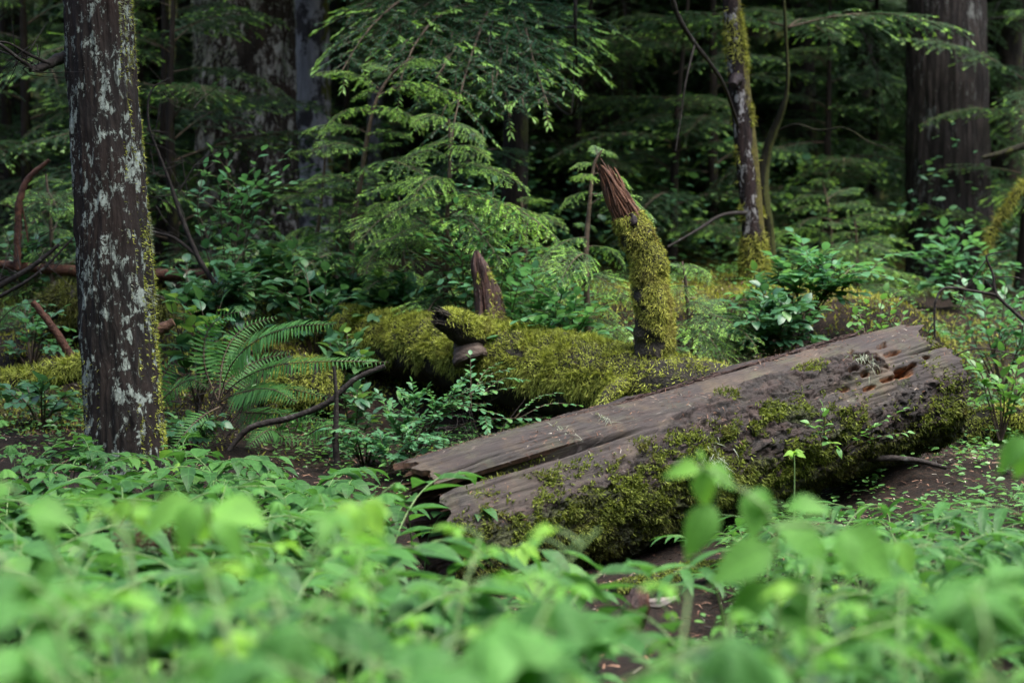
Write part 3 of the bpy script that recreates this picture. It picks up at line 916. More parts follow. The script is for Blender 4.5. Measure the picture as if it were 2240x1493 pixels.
def sub_branch(name, pts, rad, m, n, mat, disp, moss=None, nmoss=0, ln=(.02, .05), down=.7, out=.5, mw=.0048, wfun=None, parent=mlog, base=mbase, ends=(True, True)):
    v, nn, s, th = tube(pts, rad, m, n, disp)
    mb = MB(); mb.add(v, grid_faces(m, n, True), np.stack([0 * v[..., 0], 0 * v[..., 0], 0 * v[..., 0]], -1).reshape(-1, 3))
    if ends[0]: cap(mb, v[0][::-1])
    if ends[1]: cap(mb, v[-1])
    o = obj(name, mb.mesh(name, mat, base), parent)
    if moss is not None:
        nv = grid_normals(v); nv = np.where(((nv * nn).sum(-1) < 0)[..., None], -nv, nv)
        wt = wfun(v, nv, (s / s[-1])[:, None]) if wfun else np.ones(v.shape[:2])
        mb = MB()
        pos, nor = sample_grid(v, nv, np.clip(wt, 0, None) + 1e-9, nmoss)
        moss_strands(mb, pos, nor, ln, mw, out, down, .65)
        obj('moss', mb.mesh(name + '_moss', moss, base), o)
    return o, v

# upright snapped branch
K = 8.72 / F
ub_pts = [P(1436, 880, 8.75), P(1430, 770, 8.72), P(1424, 660, 8.70), P(1410, 570, 8.7), P(1386, 505, 8.7), P(1372, 470, 8.7)]
ub_rad = [46 * K, 38 * K, 41 * K, 38 * K, 35 * K, 33 * K]
def ub_w(v, nv, s):
    side = nv[..., 0]
    return sstep(.28, .45, fbm(v * 9, 4, 91) + .17 * side + .0 + .30 * (s < .13) + .14 * (s > .45) - .16 * sstep(.2, .05, np.abs(s - .28)) * (side < .1)) * (1 - .3 * (s < .05))
ub, ubv = sub_branch('upright_branch', ub_pts, ub_rad, 110, 48, M['mosslog'], bump_disp(.034, 6, 93, .018, 20), M['moss_gold'], 24000, (.008, .026), .6, .45, .0042, ub_w)
def torn(mb, pts, rad, n, top, seed, tdir, wd=(.004, .011)):
    """fibres torn along a broken limb: thin tapering shards of unequal length that follow the limb"""
    r_ = np.random.default_rng(seed)
    c, rr_, s = resample(pts, rad, 60)
    q = np.linspace(0, 1, 60)
    sx = nrm(np.array([1.0, 0, 0]) - tdir[0] * tdir); sy = np.cross(tdir, sx)
    for i in range(n):
        a = r_.uniform(0, 2 * PI)
        tq = top(a) * r_.uniform(.72, 1.05)
        q0 = r_.uniform(0, max(.05, tq - .25)); q1 = min(1.03, q0 + r_.uniform(.22, .6)); q1 = min(q1, tq)
        if q1 - q0 < .08: continue
        pp_ = []
        out = r_.uniform(.80, 1.10); a2 = a + r_.normal(0, .25)
        for k_ in (0, .4, .75, 1.0):
            z_ = q0 + (q1 - q0) * k_
            ang = a + (a2 - a) * k_
            pp_.append(np.array([np.interp(z_, q, c[:, j]) for j in range(3)]) + (sx * math.cos(ang) + sy * math.sin(ang)) * np.interp(z_, q, rr_) * out * (1 - .12 * k_))
        w0 = r_.uniform(*wd)
        stick(mb, pp_, [w0 * .7, w0, w0 * .7, w0 * .12], 4, 8)
# its torn tip: ridged wood, ragged at the top and sloping down to the right
tp_pts = [P(1392, 520, 8.70), P(1374, 478, 8.70), P(1352, 430, 8.70), P(1333, 392, 8.70), P(1314, 362, 8.70)]
tp_rad = [27 * K, 30 * K, 26 * K, 20 * K, 11 * K]
v, nn, s, th = tube(tp_pts, tp_rad, 110, 72, lambda b, s, th, r: r * (.45 * (fbm(np.stack([np.cos(th) * 5, np.sin(th) * 5, s * 1.5], -1), 3, 95) - .72) * 2 + .42 * (fbm(np.stack([np.cos(th) * 13, np.sin(th) * 13, s * 3], -1), 2, 96) - .5) * 2))
f_ = (s / s[-1])[:, None]
cut = nn[..., 0] * .5 + (fbm(np.stack([np.cos(th) * 4, np.sin(th) * 4, 0 * th], -1), 3, 97)[None] - .5) * 1.5
tdir = nrm(tp_pts[-1] - tp_pts[0])
v = v - tdir * (sstep(.45, 1, f_) * np.clip(cut + .22, -.12, .8) * .16)[..., None]
mb = MB(); mb.add(v, grid_faces(110, 72, True)); cap(mb, v[-1], inset=-.05, axis=tdir)
for i in range(30):
    q = rng.uniform(.45, .98); c = np.array([np.interp(q, np.linspace(0, 1, 5), np.array(tp_pts)[:, k_]) for k_ in range(3)])
    r0 = np.interp(q, np.linspace(0, 1, 5), tp_rad) * rng.uniform(.5, 1.0)
    a = rng.uniform(0, 2 * PI)
    side = nrm(np.cross(tdir, [0, 1, 0])); dpt = np.cross(side, tdir)
    b0 = c + (side * math.cos(a) + dpt * math.sin(a)) * r0 - tdir * .05
    L_ = rng.uniform(.05, .12) * (1.0 - .5 * (math.cos(a) > .3))
    stick(mb, [b0, b0 + tdir * L_ * .6 + rng.normal(0, .004, 3), b0 + tdir * L_], [rng.uniform(.005, .011), .006, .001], 5, 5)
pk = np.random.default_rng(5).uniform(.62, 1.0, 12)
torn(mb, tp_pts, np.array(tp_rad) * 1.02, 120, lambda a: (1.0 - .40 * max(0, math.cos(a - .2)) ** .7) * pk[int(a / 2 / PI * 12) % 12] ** (.2 if math.cos(a) < -.5 else 1), 171, tdir, (.004, .013))
obj('torn_tip', mb.mesh('torn_tip', M['torn'], mbase), ub)
# hole where moss gives way to wood, its shade painted as a dark lump
mb = MB()
kc = P(1386, 487, 8.70) + np.array([0, -.062, 0])
stick(mb, [kc + np.array([-.012, .012, .04]), kc + np.array([0, .006, 0]), kc + np.array([.010, .010, -.035])], [.012, .022, .010], 12, 14, rough=.7)
M['knot_or_hole'] = plain_mat('dark_knot_or_hole', (.006, .004, .005), (.022, .014, .016), 50, .6)
obj('knot_or_hole', mb.mesh('knot_or_hole', M['knot_or_hole'], mbase), ub)

# short rotten stub
sb_pts = [P(1066, 735, 9.36), P(1068, 690, 9.38), P(1062, 640, 9.4), P(1050, 590, 9.4), P(1045, 568, 9.4), P(1042, 548, 9.4)]
K2 = 9.4 / F
def ridged(seed, a=.28, fr=4):
    return lambda b, s, th, r: r * (a * (fbm(np.stack([np.cos(th) * fr, np.sin(th) * fr, s * 2.2], -1), 3, seed) - .5) * 2.4 + a * .6 * (fbm(np.stack([np.cos(th) * 11, np.sin(th) * 11, s * 6], -1), 2, seed + 1) - .5) * 2)
stb, _ = sub_branch('branch_stub', sb_pts, [38 * K2, 27 * K2, 24 * K2, 17 * K2, 11 * K2, 4 * K2], 80, 48, M['rotten'], ridged(101, .62), M['moss'], 2600, (.012, .03), .4, .7, .0048,
                    lambda v, nv, s: (1 - sstep(.12, .3, s)) + .7 * np.exp(-((s - .68) / .07) ** 2) * (nv[..., 0] > .2) + .35 * np.exp(-((s - .38) / .1) ** 2) * (np.abs(nv[..., 0] - .1) < .3) * (nv[..., 1] < 0))
mb = MB()
torn(mb, sb_pts[1:], np.array([27, 24, 17, 11, 4]) * K2, 90, lambda a: 1.0 - .25 * max(0, math.cos(a + 2.4)), 173, nrm(sb_pts[-1] - sb_pts[1]), (.003, .009))
obj('torn_fibres', mb.mesh('torn_fibres', M['rotten'], mbase), stb)
# stub that points to the viewer, mossy above and dark below
st_pts = [P(1085, 765, 9.32), P(1050, 738, 9.18), P(1005, 714, 9.08), P(965, 695, 9.0)]
ss, _ = sub_branch('side_stub', st_pts, [42 * K2, 40 * K2, 33 * K2, 20 * K2], 50, 40, M['mosslog'], bump_disp(.014, 9, 103, .007, 30), M['moss'], 6500, (.012, .03), .2, .7, .0048,
                   lambda v, nv, s: sstep(-.35, .15, nv[..., 2] + .25 * nv[..., 0]) * (1 - .6 * (s > .96)))
mb = MB()
for i in range(40):
    a = rng.uniform(0, 2 * PI); c_ = st_pts[-1]; d_ = nrm(st_pts[-1] - st_pts[-2]); s_ = nrm(np.cross(d_, UP_)); u_2 = np.cross(s_, d_)
    r_0 = 20 * K2 * rng.uniform(.5, 1.02); b_0 = c_ + (s_ * math.cos(a) + u_2 * math.sin(a)) * r_0 - d_ * .03
    stick(mb, [b_0, b_0 + d_ * rng.uniform(.03, .06), b_0 + d_ * rng.uniform(.05, .085) + rng.normal(0, .005, 3)], [.007, .006, .001], 4, 5)
obj('broken_end', mb.mesh('broken_end', M['mosslog'], mbase), ss)
# bracket fungus under that stub
fm, fn = 26, 40
a = np.linspace(0, 2 * PI, fn, endpoint=False)
prof = [(0, .50), (.14, .66), (.30, .80), (.46, .92), (.60, 1.02), (.70, 1.08), (.78, 1.06), (.84, .96), (.85, .72), (.80, .40), (.78, .06)]
fm = 44
pz = np.interp(np.linspace(0, 1, fm), np.linspace(0, 1, len(prof)), [q for q, _ in prof])
pr = np.interp(np.linspace(0, 1, fm), np.linspace(0, 1, len(prof)), [q for _, q in prof])
pr = pr + .035 * np.sin(pz * 34) * (np.arange(fm) < fm * .62)
fc = P(1014, 738, 9.13)
adir = nrm(np.array([.30, -.45, -.84])); sdir = nrm(np.cross(adir, [0, 1, 0])); ddir = np.cross(adir, sdir)
g = fc + adir * (pz[:, None, None] * .15) + (np.cos(a)[None, :, None] * -sdir * .078 + np.sin(a)[None, :, None] * ddir * .06) * pr[:, None, None]
g = g + nrm(g - fc) * ((fbm(g * 24, 4, 105) - .5) * .030)[..., None]
mb = MB(); mb.add(g, grid_faces(fm, fn, True)); cap(mb, g[-1]); cap(mb, g[0][::-1])
obj('bracket_fungus', mb.mesh('bracket_fungus', M['fungus'], mbase), mlog)
# moss clad side branch that dives behind the front log
sub_branch('side_branch', [P(1370, 835, 8.66), P(1346, 850, 8.54), P(1325, 872, 8.47), P(1308, 905, 8.42)], [.036, .030, .024, .02], 30, 24, M['mosslog'], bump_disp(.01, 9, 107), M['moss'], 1700, (.010, .026), .6, .6, .0046)
# ---------------------------------------------------------------- hemlock boughs
def bough_mesh(name, L, nsec, nl, nw, step, droop, seed, mats, spread=.42, tert=True, tipfrac=.22, hang=.15, wood=.006, tipgrow=1.25, tipp=.45):
    r = np.random.default_rng(seed)
    tw = []  # twig: start, direction, normal, length, hang, is_tip_zone
    def axis(t):
        t = np.asarray(t, float)
        return np.stack([.06 * L * np.sin(3 * t + seed) * t, L * t * (1 - .12 * droop * t), -droop * L * t ** 2.0 + .06 * L * np.sin(t * PI)], -1)
    mb = MB()
    tm = np.linspace(0, 1, 9)
    stick(mb, axis(tm), [wood, wood * .25], 5, 14, mat=1)
    sec = []
    for i in range(nsec):
        t = .10 + .88 * (i + r.random() * .6) / nsec
        side = 1 if i % 2 else -1
        prof = (1 - t) ** .75 * min(1, .35 + t * 2.2) + .10
        l = L * spread * prof * r.uniform(.75, 1.15)
        p = axis(t); tg = nrm(axis(min(t + .02, 1)) - axis(t - .02))
        an = math.radians(r.uniform(48, 66)) * side
        sx = np.array([1.0, 0, 0])
        d = nrm(tg * math.cos(an) + sx * math.sin(an) + np.array([0, 0, r.normal(0, .10)]))
        sec.append((p, d, l, t))
        tw.append((p, d, l, hang * r.uniform(.5, 1.6)))
        if tert:
            nt_ = max(2, int(l / (L * .055)))
            for j in range(nt_):
                q = .15 + .8 * (j + r.random() * .5) / nt_
                l2 = l * .40 * (1 - q * .75) * r.uniform(.7, 1.2)
                b = p + d * l * q + np.array([0, 0, -hang * l * q * q])
                a2 = math.radians(r.uniform(42, 62)) * (1 if j % 2 else -1)
                sd = nrm(np.cross(d, [0, 0, 1.0]))
                d2 = nrm(d * math.cos(a2) + sd * math.sin(a2) + np.array([0, 0, r.normal(-.05, .12)]))
                tw.append((b, d2, l2, hang * r.uniform(.6, 1.8)))
    tw.append((axis(.9), nrm(axis(1.0) - axis(.9)), L * .12, hang * 2))
    Ps, Ds, Ns, Tip, Sz = [], [], [], [], []
    for (p, d, l, hg) in tw:
        n = max(3, int(l / step))
        q = (np.arange(n) + .5) / n
        for side in (-1, 1):
            qq = q + r.normal(0, .3 / n, n)
            pos = p + d * (l * qq)[:, None] + np.array([0, 0, -1.0]) * (hg * l * qq ** 2)[:, None]
            tg = nrm(d + np.array([0, 0, -1.0]) * (2 * hg * qq)[:, None])
            sd = nrm(np.cross(tg, [0, 0, 1.0]))
            an = np.radians(r.uniform(48, 78, n) - 32 * qq ** 3)[:, None]
            nd = nrm(tg * np.cos(an) + sd * side * np.sin(an) + np.array([0, 0, 1.0]) * r.normal(.05, .16, (n, 1)))
            Ps.append(pos); Ds.append(nd)
            Ns.append(nrm(np.array([0, 0, 1.0]) + r.normal(0, .3, (n, 3))))
            istip = (qq > 1 - tipfrac * r.uniform(.3, 1.8)) if (l > L * .10 or r.random() < tipp) else np.zeros(n, bool)
            Tip.append(np.where(istip, 1.0, .1)); Sz.append(np.where(istip, tipgrow, 1.0) * r.uniform(.7, 1.15, n))
        stick(mb, [p, p + d * l * .5 + np.array([0, 0, -hg * l * .25]), p + d * l + np.array([0, 0, -hg * l])], [wood * .35, wood * .1], 3, 4, mat=1)
    Ps, Ds, Ns, Tip, Sz = map(np.concatenate, (Ps, Ds, Ns, Tip, Sz))
    R = basis(Ds, Ns)
    stamp(mb, TPL_NEEDLE, R, Ps, np.stack([nw * Sz, nl * Sz, nl * Sz], -1), r.random(len(Ps)), 0, True, Tip)
    return mb.mesh(name, mats)

FINE = [bough_mesh('hemlock_bough', .62, 22, .016, .0042, .0058, d, 200 + i, [M['needle_young'], M['brownstem']], tipfrac=tf, hang=h) for i, (d, tf, h) in enumerate(((.18, .20, .2), (.35, .34, .3), (.10, .12, .15), (.30, .48, .45), (.22, .25, .25)))]
BROAD = [bough_mesh('broad_bough', 1.5, 32, .026, .0075, .0085, d, 230 + i, [M['needle'], M['brownstem']], tipfrac=tf, hang=.22, wood=.010, spread=.40, tipgrow=1.3, tipp=.10) for i, (d, tf) in enumerate(((.12, .10), (.25, .07), (.2, .16)))]
FAR = [bough_mesh('far_bough', 2.0, 28, .040, .0115, .0165, d, 260 + i, [M['needle_far'], M['twig']], tipfrac=.14, tipp=.12, hang=.25, wood=.014, spread=.40) for i, d in enumerate((.12, .28, .40))]

def put_bough(mesh, parent, loc, az, tilt, roll=0.0, sc=1.0, name='bough'):
    """az: compass heading the bough points to (radians, 0 = +Y, clockwise); tilt up positive"""
    o = obj(name, mesh, parent, loc)
    o.rotation_mode = 'ZXY'
    o.rotation_mode = 'XYZ'
    m = Matrix.Rotation(-az, 3, 'Z') @ Matrix.Rotation(tilt, 3, 'X') @ Matrix.Rotation(roll, 3, 'Y')
    o.rotation_euler = m.to_euler()
    o.scale = (sc, sc, sc)
    return o

def crown_mesh(name, h0, h1, Lmax, n, seed):
    """high crown of a tall conifer: whorls of drooping boughs made of foliage sprays"""
    r = np.random.default_rng(seed)
    mb = MB()
    Ps, Ds, Ns = [], [], []
    for i in range(n):
        t = (i + r.random()) / n
        z = h0 + (h1 - h0) * t
        L = Lmax * (1 - t) ** .8 * (.55 + .6 * r.random()) * (.6 + .4 * min(1, t * 5)) + .25
        az = i * 2.4 + r.normal(0, .3)
        d = np.array([math.sin(az), math.cos(az), -.18 + .5 * t])
        e = np.array([0, 0, z]) + d * L + np.array([0, 0, -.22 * L])
        stick(mb, [(0, 0, z), np.array([0, 0, z]) + d * L * .55 + np.array([0, 0, -.02 * L]), e], [.02 + .012 * L, .006], 4, 6, mat=1)
        k_ = int(70 * L)
        q = r.random(k_) ** .75
        side = r.normal(0, .20, k_) * L * (1.15 - q) * 1.2
        sd = np.array([math.cos(az), -math.sin(az), 0])
        pos = np.array([0, 0, z]) + d * (L * q)[:, None] + np.array([0, 0, -.22 * L]) * (q ** 2)[:, None] + sd * side[:, None] + np.array([0, 0, -1.0]) * (np.abs(side) * .25 + r.exponential(.05, k_))[:, None]
        Ps.append(pos)
        Ds.append(nrm(d * .8 + sd * np.sign(side)[:, None] * .8 + r.normal(0, .35, (k_, 3)) + np.array([0, 0, -.25])))
        Ns.append(nrm(np.array([0, 0, 1.0]) + r.normal(0, .35, (k_, 3))))
    Ps, Ds, Ns = map(np.concatenate, (Ps, Ds, Ns))
    N = len(Ps)
    Ls = r.uniform(.18, .40, N)
    stamp(mb, TPL_NEEDLE, basis(Ds, Ns), Ps, np.stack([Ls * .30, Ls, Ls], -1), r.random(N), 0, True, np.where(r.random(N) < .1, 1.0, .1))
    return mb.mesh(name, [M['needle_far'], M['twig']])

CROWN = [crown_mesh('crown', 4.6, 15, 2.6, 130, 301), crown_mesh('crown', 6.0, 19, 3.0, 150, 302), crown_mesh('crown', 3.8, 11, 2.2, 110, 303)]

def trunk_mb(pts, rad, m, n, amp, fr, seed, furrow=0.0, power=1.0, flare=None):
    def d(b, s, th, r):
        o = (fbm(b * np.array([fr, fr, fr * .22]), 4, seed) - .5) * 2 * amp
        o += (fbm(b * np.array([fr * 4, fr * 4, fr * .5]), 3, seed + 5) - .5) * 2 * amp * .5
        if furrow:
            g = fbm(np.stack([np.cos(th) * 8, np.sin(th) * 8, s * 2.6], -1) + (fbm(np.stack([np.cos(th) * 3, np.sin(th) * 3, s * 5], -1), 3, seed + 12) - .5)[..., None] * 1.6, 4, seed + 9)
            o += furrow * (np.abs(g - .5) * 6 - .5)
        if flare:
            o += flare * np.exp(-s / .25) * (1 + .8 * np.cos(3 * th + seed))
        return o
    v, nn, s, th = tube(pts, rad, m, n, d, power)
    mb = MB(); mb.add(v, grid_faces(m, n, True)); cap(mb, v[-1])
    return mb, v, nn, s

def straight_tree(name, label, p0, p1, r0, r1, height, mat, m=260, n=96, amp=.008, fr=14, furrow=0, crown=None, group=None, flare=.02, seed=1, bend=0.0, power=1.6, crown_z=0.0):
    """trunk through p0 (base, sunk) and p1, carried on to the given height"""
    p0 = np.array(p0, float); p1 = np.array(p1, float)
    d = (p1 - p0) / (p1[2] - p0[2])
    d2 = d * np.array([.35, .35, 1])
    base = p0.copy(); base[2] -= .25
    zt = p1[2] - p0[2]
    pts = [p0 - d * .25, p0 + d * zt * .33, p0 + d * zt * .66, p1, p1 + d2 * 1.5, p1 + d2 * (height - zt) * .6, p1 + d2 * (height - zt)]
    rs = [r0 * 1.04, r0, (r0 + r1) / 2, r1, r1 * .93, r1 * .5, .03]
    t = thing(name, label, 'tree', base, 0, group)
    mb, v, nn, s = trunk_mb(pts, rs, m, n, amp, fr, seed, furrow, power, flare)
    tr = obj('trunk', mb.mesh('trunk', mat, base), t)
    if crown is not None:
        off = p1 + d2 * 2.2 - base
        obj('crown', CROWN[crown], t, (off[0], off[1], crown_z)).rotation_euler = (0, 0, seed * 1.3)
    return t, tr, v, nn, s, base

# --- the lichen tree at left
tl, tltr, v, nn, s, tlb = straight_tree('lichen_tree', 'near tree trunk with pale lichen crusts on dark bark, moss on its right edge', P(279, 1030, 8.0), P(214, -10, 8.0), .147, .132, 13, M['bark_lichen'], 460, 170, .012, 18, .007, 1, flare=.035, seed=3)
nv = grid_normals(v); nv = np.where(((nv * nn).sum(-1) < 0)[..., None], -nv, nv)
hh = v[..., 2] - tlb[2]
right = nv[..., 0]
wt = (sstep(.86, .99, right) * (hh < 2.6) * sstep(.35, .6, fbm(v * np.array([6, 6, 3]), 3, 111) + .25 * (hh < .9)) + sstep(.6, .95, right) * (hh < .62) * sstep(.46, .58, fbm(v * 8, 3, 112)) + .5 * sstep(.7, .95, -right) * (hh < .7))
mb = MB(); pos, nor = sample_grid(v, nv, wt + 1e-9 * (hh < 2.5), 5200)
moss_strands(mb, pos, nor, (.010, .024), .0042, .8, .3, .7)
obj('moss', mb.mesh('tree_moss', M['moss'], tlb), tltr)
wt = sstep(.75, 1.0, right) * (hh > .9) * (hh < 2.8) * sstep(.56, .66, fbm(v * np.array([9, 9, 6]), 3, 113))
mb = MB(); pos, nor = sample_grid(v, nv, wt + 1e-9 * (hh < 2.5), 1100)
moss_strands(mb, pos, nor, (.012, .03), .003, .8, .4, .8)
obj('lichen', mb.mesh('tree_lichen', M['beard'], tlb), tltr)
mb = MB()
stick(mb, [P(165, 122, 8.0), P(130, 128, 8.0), P(95, 146, 7.95), P(66, 152, 7.9)], [.026, .022, .014], 8, 16, rough=.4)
stick(mb, [P(70, 148, 7.9), P(40, 128, 7.85), P(0, 98, 7.8), P(-40, 85, 7.8)], [.010, .005], 6, 16, rough=.4)
stick(mb, [P(110, 140, 7.95), P(60, 118, 7.9), P(20, 95, 7.85), P(-20, 90, 7.8)], [.008, .003], 5, 14, rough=.4)
for i in range(9):
    a = P(rng.uniform(-10, 100), rng.uniform(95, 150), 7.9); stick(mb, [a, a + rng.normal(0, .06, 3), a + rng.normal(0, .14, 3)], [.003, .001], 4, 8)
obj('dead_limb', mb.mesh('dead_limb', M['twig'], tlb), tl)

# --- other trunks that can be told apart
bt, bttr, v, nn, s, btb = straight_tree('old_tree', 'thickest trunk, brown shaggy bark with pale lichen and moss high up', P(548, 600, 14.0), P(532, -20, 14.0), .345, .345, 22, M['bark_big'], 300, 150, .022, 7, .014, 1, flare=.09, seed=5, crown_z=5)
nv = grid_normals(v); nv = np.where(((nv * nn).sum(-1) < 0)[..., None], -nv, nv)
wt = sstep(.5, .62, fbm(v * 4, 4, 121) + .2 * (nv[..., 0] < -.4)) * (nv[..., 1] < .2) * (v[..., 2] < btb[2] + 4.2) * sstep(.5, 2.2, v[..., 2] - btb[2])
mb = MB(); pos, nor = sample_grid(v, nv, wt + 1e-9, 5000)
moss_strands(mb, pos, nor, (.02, .07), .008, .5, .9, .5)
obj('moss', mb.mesh('old_tree_moss', M['beard'], btb), bttr)
straight_tree('pale_tree', 'pale grey trunk with black blotches beside the thick brown trunk', P(694, 590, 15.2), P(681, -20, 15.2), .135, .128, 19, M['bark_pale'], 160, 64, .006, 8, 0, 1, flare=.02, seed=7, crown_z=5)
rt = straight_tree('furrowed_tree', 'tall dark reddish trunk with deep furrowed bark at the right edge', P(2078, 665, 15.0), P(2070, -20, 15.0), .315, .285, 24, M['bark_red'], 320, 200, .014, 12, .011, 1, flare=.05, seed=9, crown_z=4)

# the thin spotted tree on the mossy mound
p_ = [P(1655, 640, 11.4), P(1650, 575, 11.4), P(1646, 480, 11.4), P(1634, 350, 11.4), P(1617, 180, 11.4), P(1602, 20, 11.4), P(1592, -140, 11.4)]
K3 = 11.4 / F
base = p_[0].copy()
tt_ = thing('spotted_tree', 'slim leaning tree with white spotted bark and a mossy foot on the mound', 'tree', base)
top = p_[-1]
pts = p_ + [top + np.array([-.05, 0, 1.5]), top + np.array([.1, 0, 4.0]), top + np.array([.1, 0, 7.5])]
rs = [34 * K3, 31 * K3, 24 * K3, 25 * K3, 23 * K3, 20 * K3, 19 * K3, .045, .03, .01]
mb, v, nn, s = trunk_mb(pts, rs, 300, 60, .004, 18, 11, 0, 1.5)
ttr = obj('trunk', mb.mesh('trunk', M['bark_thin'], base), tt_)
nv = grid_normals(v); nv = np.where(((nv * nn).sum(-1) < 0)[..., None], -nv, nv)
hz = v[..., 2] - base[2]
wt = (1 - sstep(.26, .36, hz)) + sstep(.35, .8, nv[..., 0]) * (hz < 1.8) * sstep(.52, .62, fbm(v * 9, 3, 131)) + .7 * np.exp(-((hz - 1.42) / .10) ** 2) + .5 * sstep(.6, .9, -nv[..., 0]) * (hz < 1.0) * sstep(.5, .6, fbm(v * 9, 3, 132))
mb = MB(); pos, nor = sample_grid(v, nv, wt * (hz < 2.2) + 1e-9 * (hz < 2), 9000)
moss_strands(mb, pos, nor, (.014, .045), .0055, .6, .55, .7)
obj('moss', mb.mesh('spotted_tree_moss', M['moss_gold'], base), ttr)
c_off = pts[-3] - base
cw = obj('crown', CROWN[2], tt_, (c_off[0], c_off[1], 1.0)); cw.scale = (.7, .7, .7)
mb = MB()
stick(mb, [P(1612, 172, 11.36), P(1606, 178, 11.25), P(1603, 186, 11.2)], [.035, .03, .02], 10, 8, rough=.4)
obj('knot_or_hole', mb.mesh('knot_or_hole', M['knot_or_hole'], base), tt_)
mb = MB()
stick(mb, [P(1620, 290, 11.4), P(1580, 180, 11.0), P(1520, 95, 10.8), P(1485, 40, 10.7), P(1462, -30, 10.6)], [.010, .016], 6, 24, rough=.4)
stick(mb, [P(1520, 95, 10.8), P(1500, 180, 10.7), P(1490, 250, 10.7), P(1478, 330, 10.6)], [.006, .002], 5, 20, rough=.4)
stick(mb, [P(1640, 465, 11.4), P(1580, 470, 11.1), P(1530, 500, 10.9), P(1460, 540, 10.6)], [.014, .004], 6, 20, rough=.4)
obj('dead_limb', mb.mesh('dead_limb', M['twig'], base), tt_)

# mossy sapling just right of it, forked
base = P(1690, 610, 12.6)
mt = thing('mossy_sapling', 'thin green mossy leaning stem just behind the spotted tree', 'tree', base)
mb = MB()
ms_pts = [P(1690, 610, 12.6), P(1684, 520, 12.6), P(1668, 440, 12.6), P(1672, 360, 12.6), P(1694, 290, 12.6), P(1720, 200, 12.5), P(1726, 60, 12.5), P(1712, -200, 12.5), P(1712, -900, 12.5)]
stick(mb, [q + rng.normal(0, .012, 3) for q in ms_pts], [.035, .036, .04, .036, .03, .013, .010, .008, .004], 12, 80, rough=.25)
stick(mb, [P(1694, 290, 12.6), P(1740, 272, 12.5), P(1790, 285, 12.4), P(1850, 280, 12.3), P(1900, 310, 12.2), P(1960, 330, 12.0)], [.009, .002], 6, 24, rough=.5)
mtr = obj('trunk', mb.mesh('trunk', M['bark_mossy'], base), mt)
for q, az, sc in ((.75, 1.4, .8), (.8, -1.2, .8), (.86, .4, .7), (.9, 2.6, .6), (.95, 4.4, .5)):
    i = int(q * (len(ms_pts) - 1)); put_bough(BROAD[i % 3], mt, Vector(ms_pts[i] - base), az, .1, 0, sc)

# pale snag with an orange broken top
base = P(818, 570, 18.0)
sn_ = thing('broken_snag', 'distant pale broken stem with an orange mossy top between saplings', 'snag', base)
mb, v, nn, s = trunk_mb([P(818, 600, 18), P(818, 400, 18), P(824, 200, 18), P(828, 88, 18)], [.075, .07, .075, .08], 90, 40, .010, 9, 15)
obj('trunk', mb.mesh('trunk', M['bark_pale'], base), sn_)
mb = MB(); nv = grid_normals(v); nv = np.where(((nv * nn).sum(-1) < 0)[..., None], -nv, nv)
pos, nor = sample_grid(v, nv, sstep(.80, .9, (s / s[-1])[:, None]) + 0 * nv[..., 0] + 1e-9, 2400)
moss_strands(mb, pos, nor, (.03, .08), .012, .6, .6, .6)
M['moss_orange'] = moss_mat('orange_moss', (.10, .07, .01), (.24, .16, .02), (.36, .30, .05))
obj('moss', mb.mesh('snag_moss', M['moss_orange'], base), sn_)

# grey mossy tree behind the hanging bough, leaning
gt = straight_tree('grey_mossy_tree', 'slender grey green trunk behind the hanging hemlock bough at top centre', P(1012, 600, 17.5), P(1006, -20, 17.5), .10, .095, 14, M['bark_far'], 120, 48, .008, 8, 0, 2, flare=.02, seed=17)
mb = MB()
stick(mb, [P(1004, 300, 17.3), P(1022, 250, 17.2), P(1035, 190, 17.0), P(1100, 110, 16.6), P(1160, 40, 16.4), P(1190, -30, 16.3)], [.06, .05, .045, .04], 8, 30, rough=.3)
obj('mossy_limb', mb.mesh('mossy_limb', M['bark_mossy'], gt[5]), gt[0])

# the tree whose broad bough hangs into the picture at top centre (its trunk is out of the frame above the bough's root)
hb = P(1120, 560, 13.2)
hb[2] = gz(hb[0], hb[1])
ht, htr, *_r = straight_tree('hanging_hemlock', 'dark slim hemlock whose broad bough hangs over the saplings at top centre', hb, P(1136, -60, 13.0), .085, .075, 11, M['bark_far'], 120, 48, .006, 10, 0, 2, flare=.02, seed=19)
o_ = np.array(_r[-1])
def hang(px, py, D, tx, ty, TD, mesh, sc, roll=0.0, parent=ht, org=o_):
    a, b = P(px, py, D), P(tx, ty, TD)
    d = b - a
    return put_bough(mesh, parent, Vector(a - org), math.atan2(d[0], d[1]), math.asin(d[2] / np.linalg.norm(d)) + .12, roll, sc * np.linalg.norm(d))
hang(1080, -20, 12.4, 780, 85, 10.8, BROAD[2], .70)
hang(1070, 30, 12.2, 905, 130, 10.6, BROAD[2], .72)
hang(1075, 10, 12.2, 1040, 180, 10.5, BROAD[1], .75)
hang(1100, 20, 12.4, 1215, 150, 10.8, BROAD[2], .75)
hang(1085, 60, 12.4, 1140, 185, 10.8, BROAD[2], .72)
hang(1060, 60, 12.4, 980, 165, 10.7, BROAD[0], .7)
hang(1080, 0, 12.4, 840, 60, 11.2, BROAD[1], .72)
hang(1090, 10, 12.3, 1100, 165, 10.9, BROAD[0], .75)
hang(1085, 10, 12.3, 1000, 110, 11.2, BROAD[1], .75)
hang(1095, 10, 12.5, 1180, 110, 11.3, BROAD[0], .75)
hang(1110, 330, 13.1, 940, 420, 12.0, BROAD[1], .66)
mb = MB()
stick(mb, [P(1092, -30, 12.2), P(1086, 20, 11.6), P(1074, 60, 11.2), P(1070, 95, 11.0), P(1080, 118, 10.9)], [.009, .004], 6, 24, rough=.4)
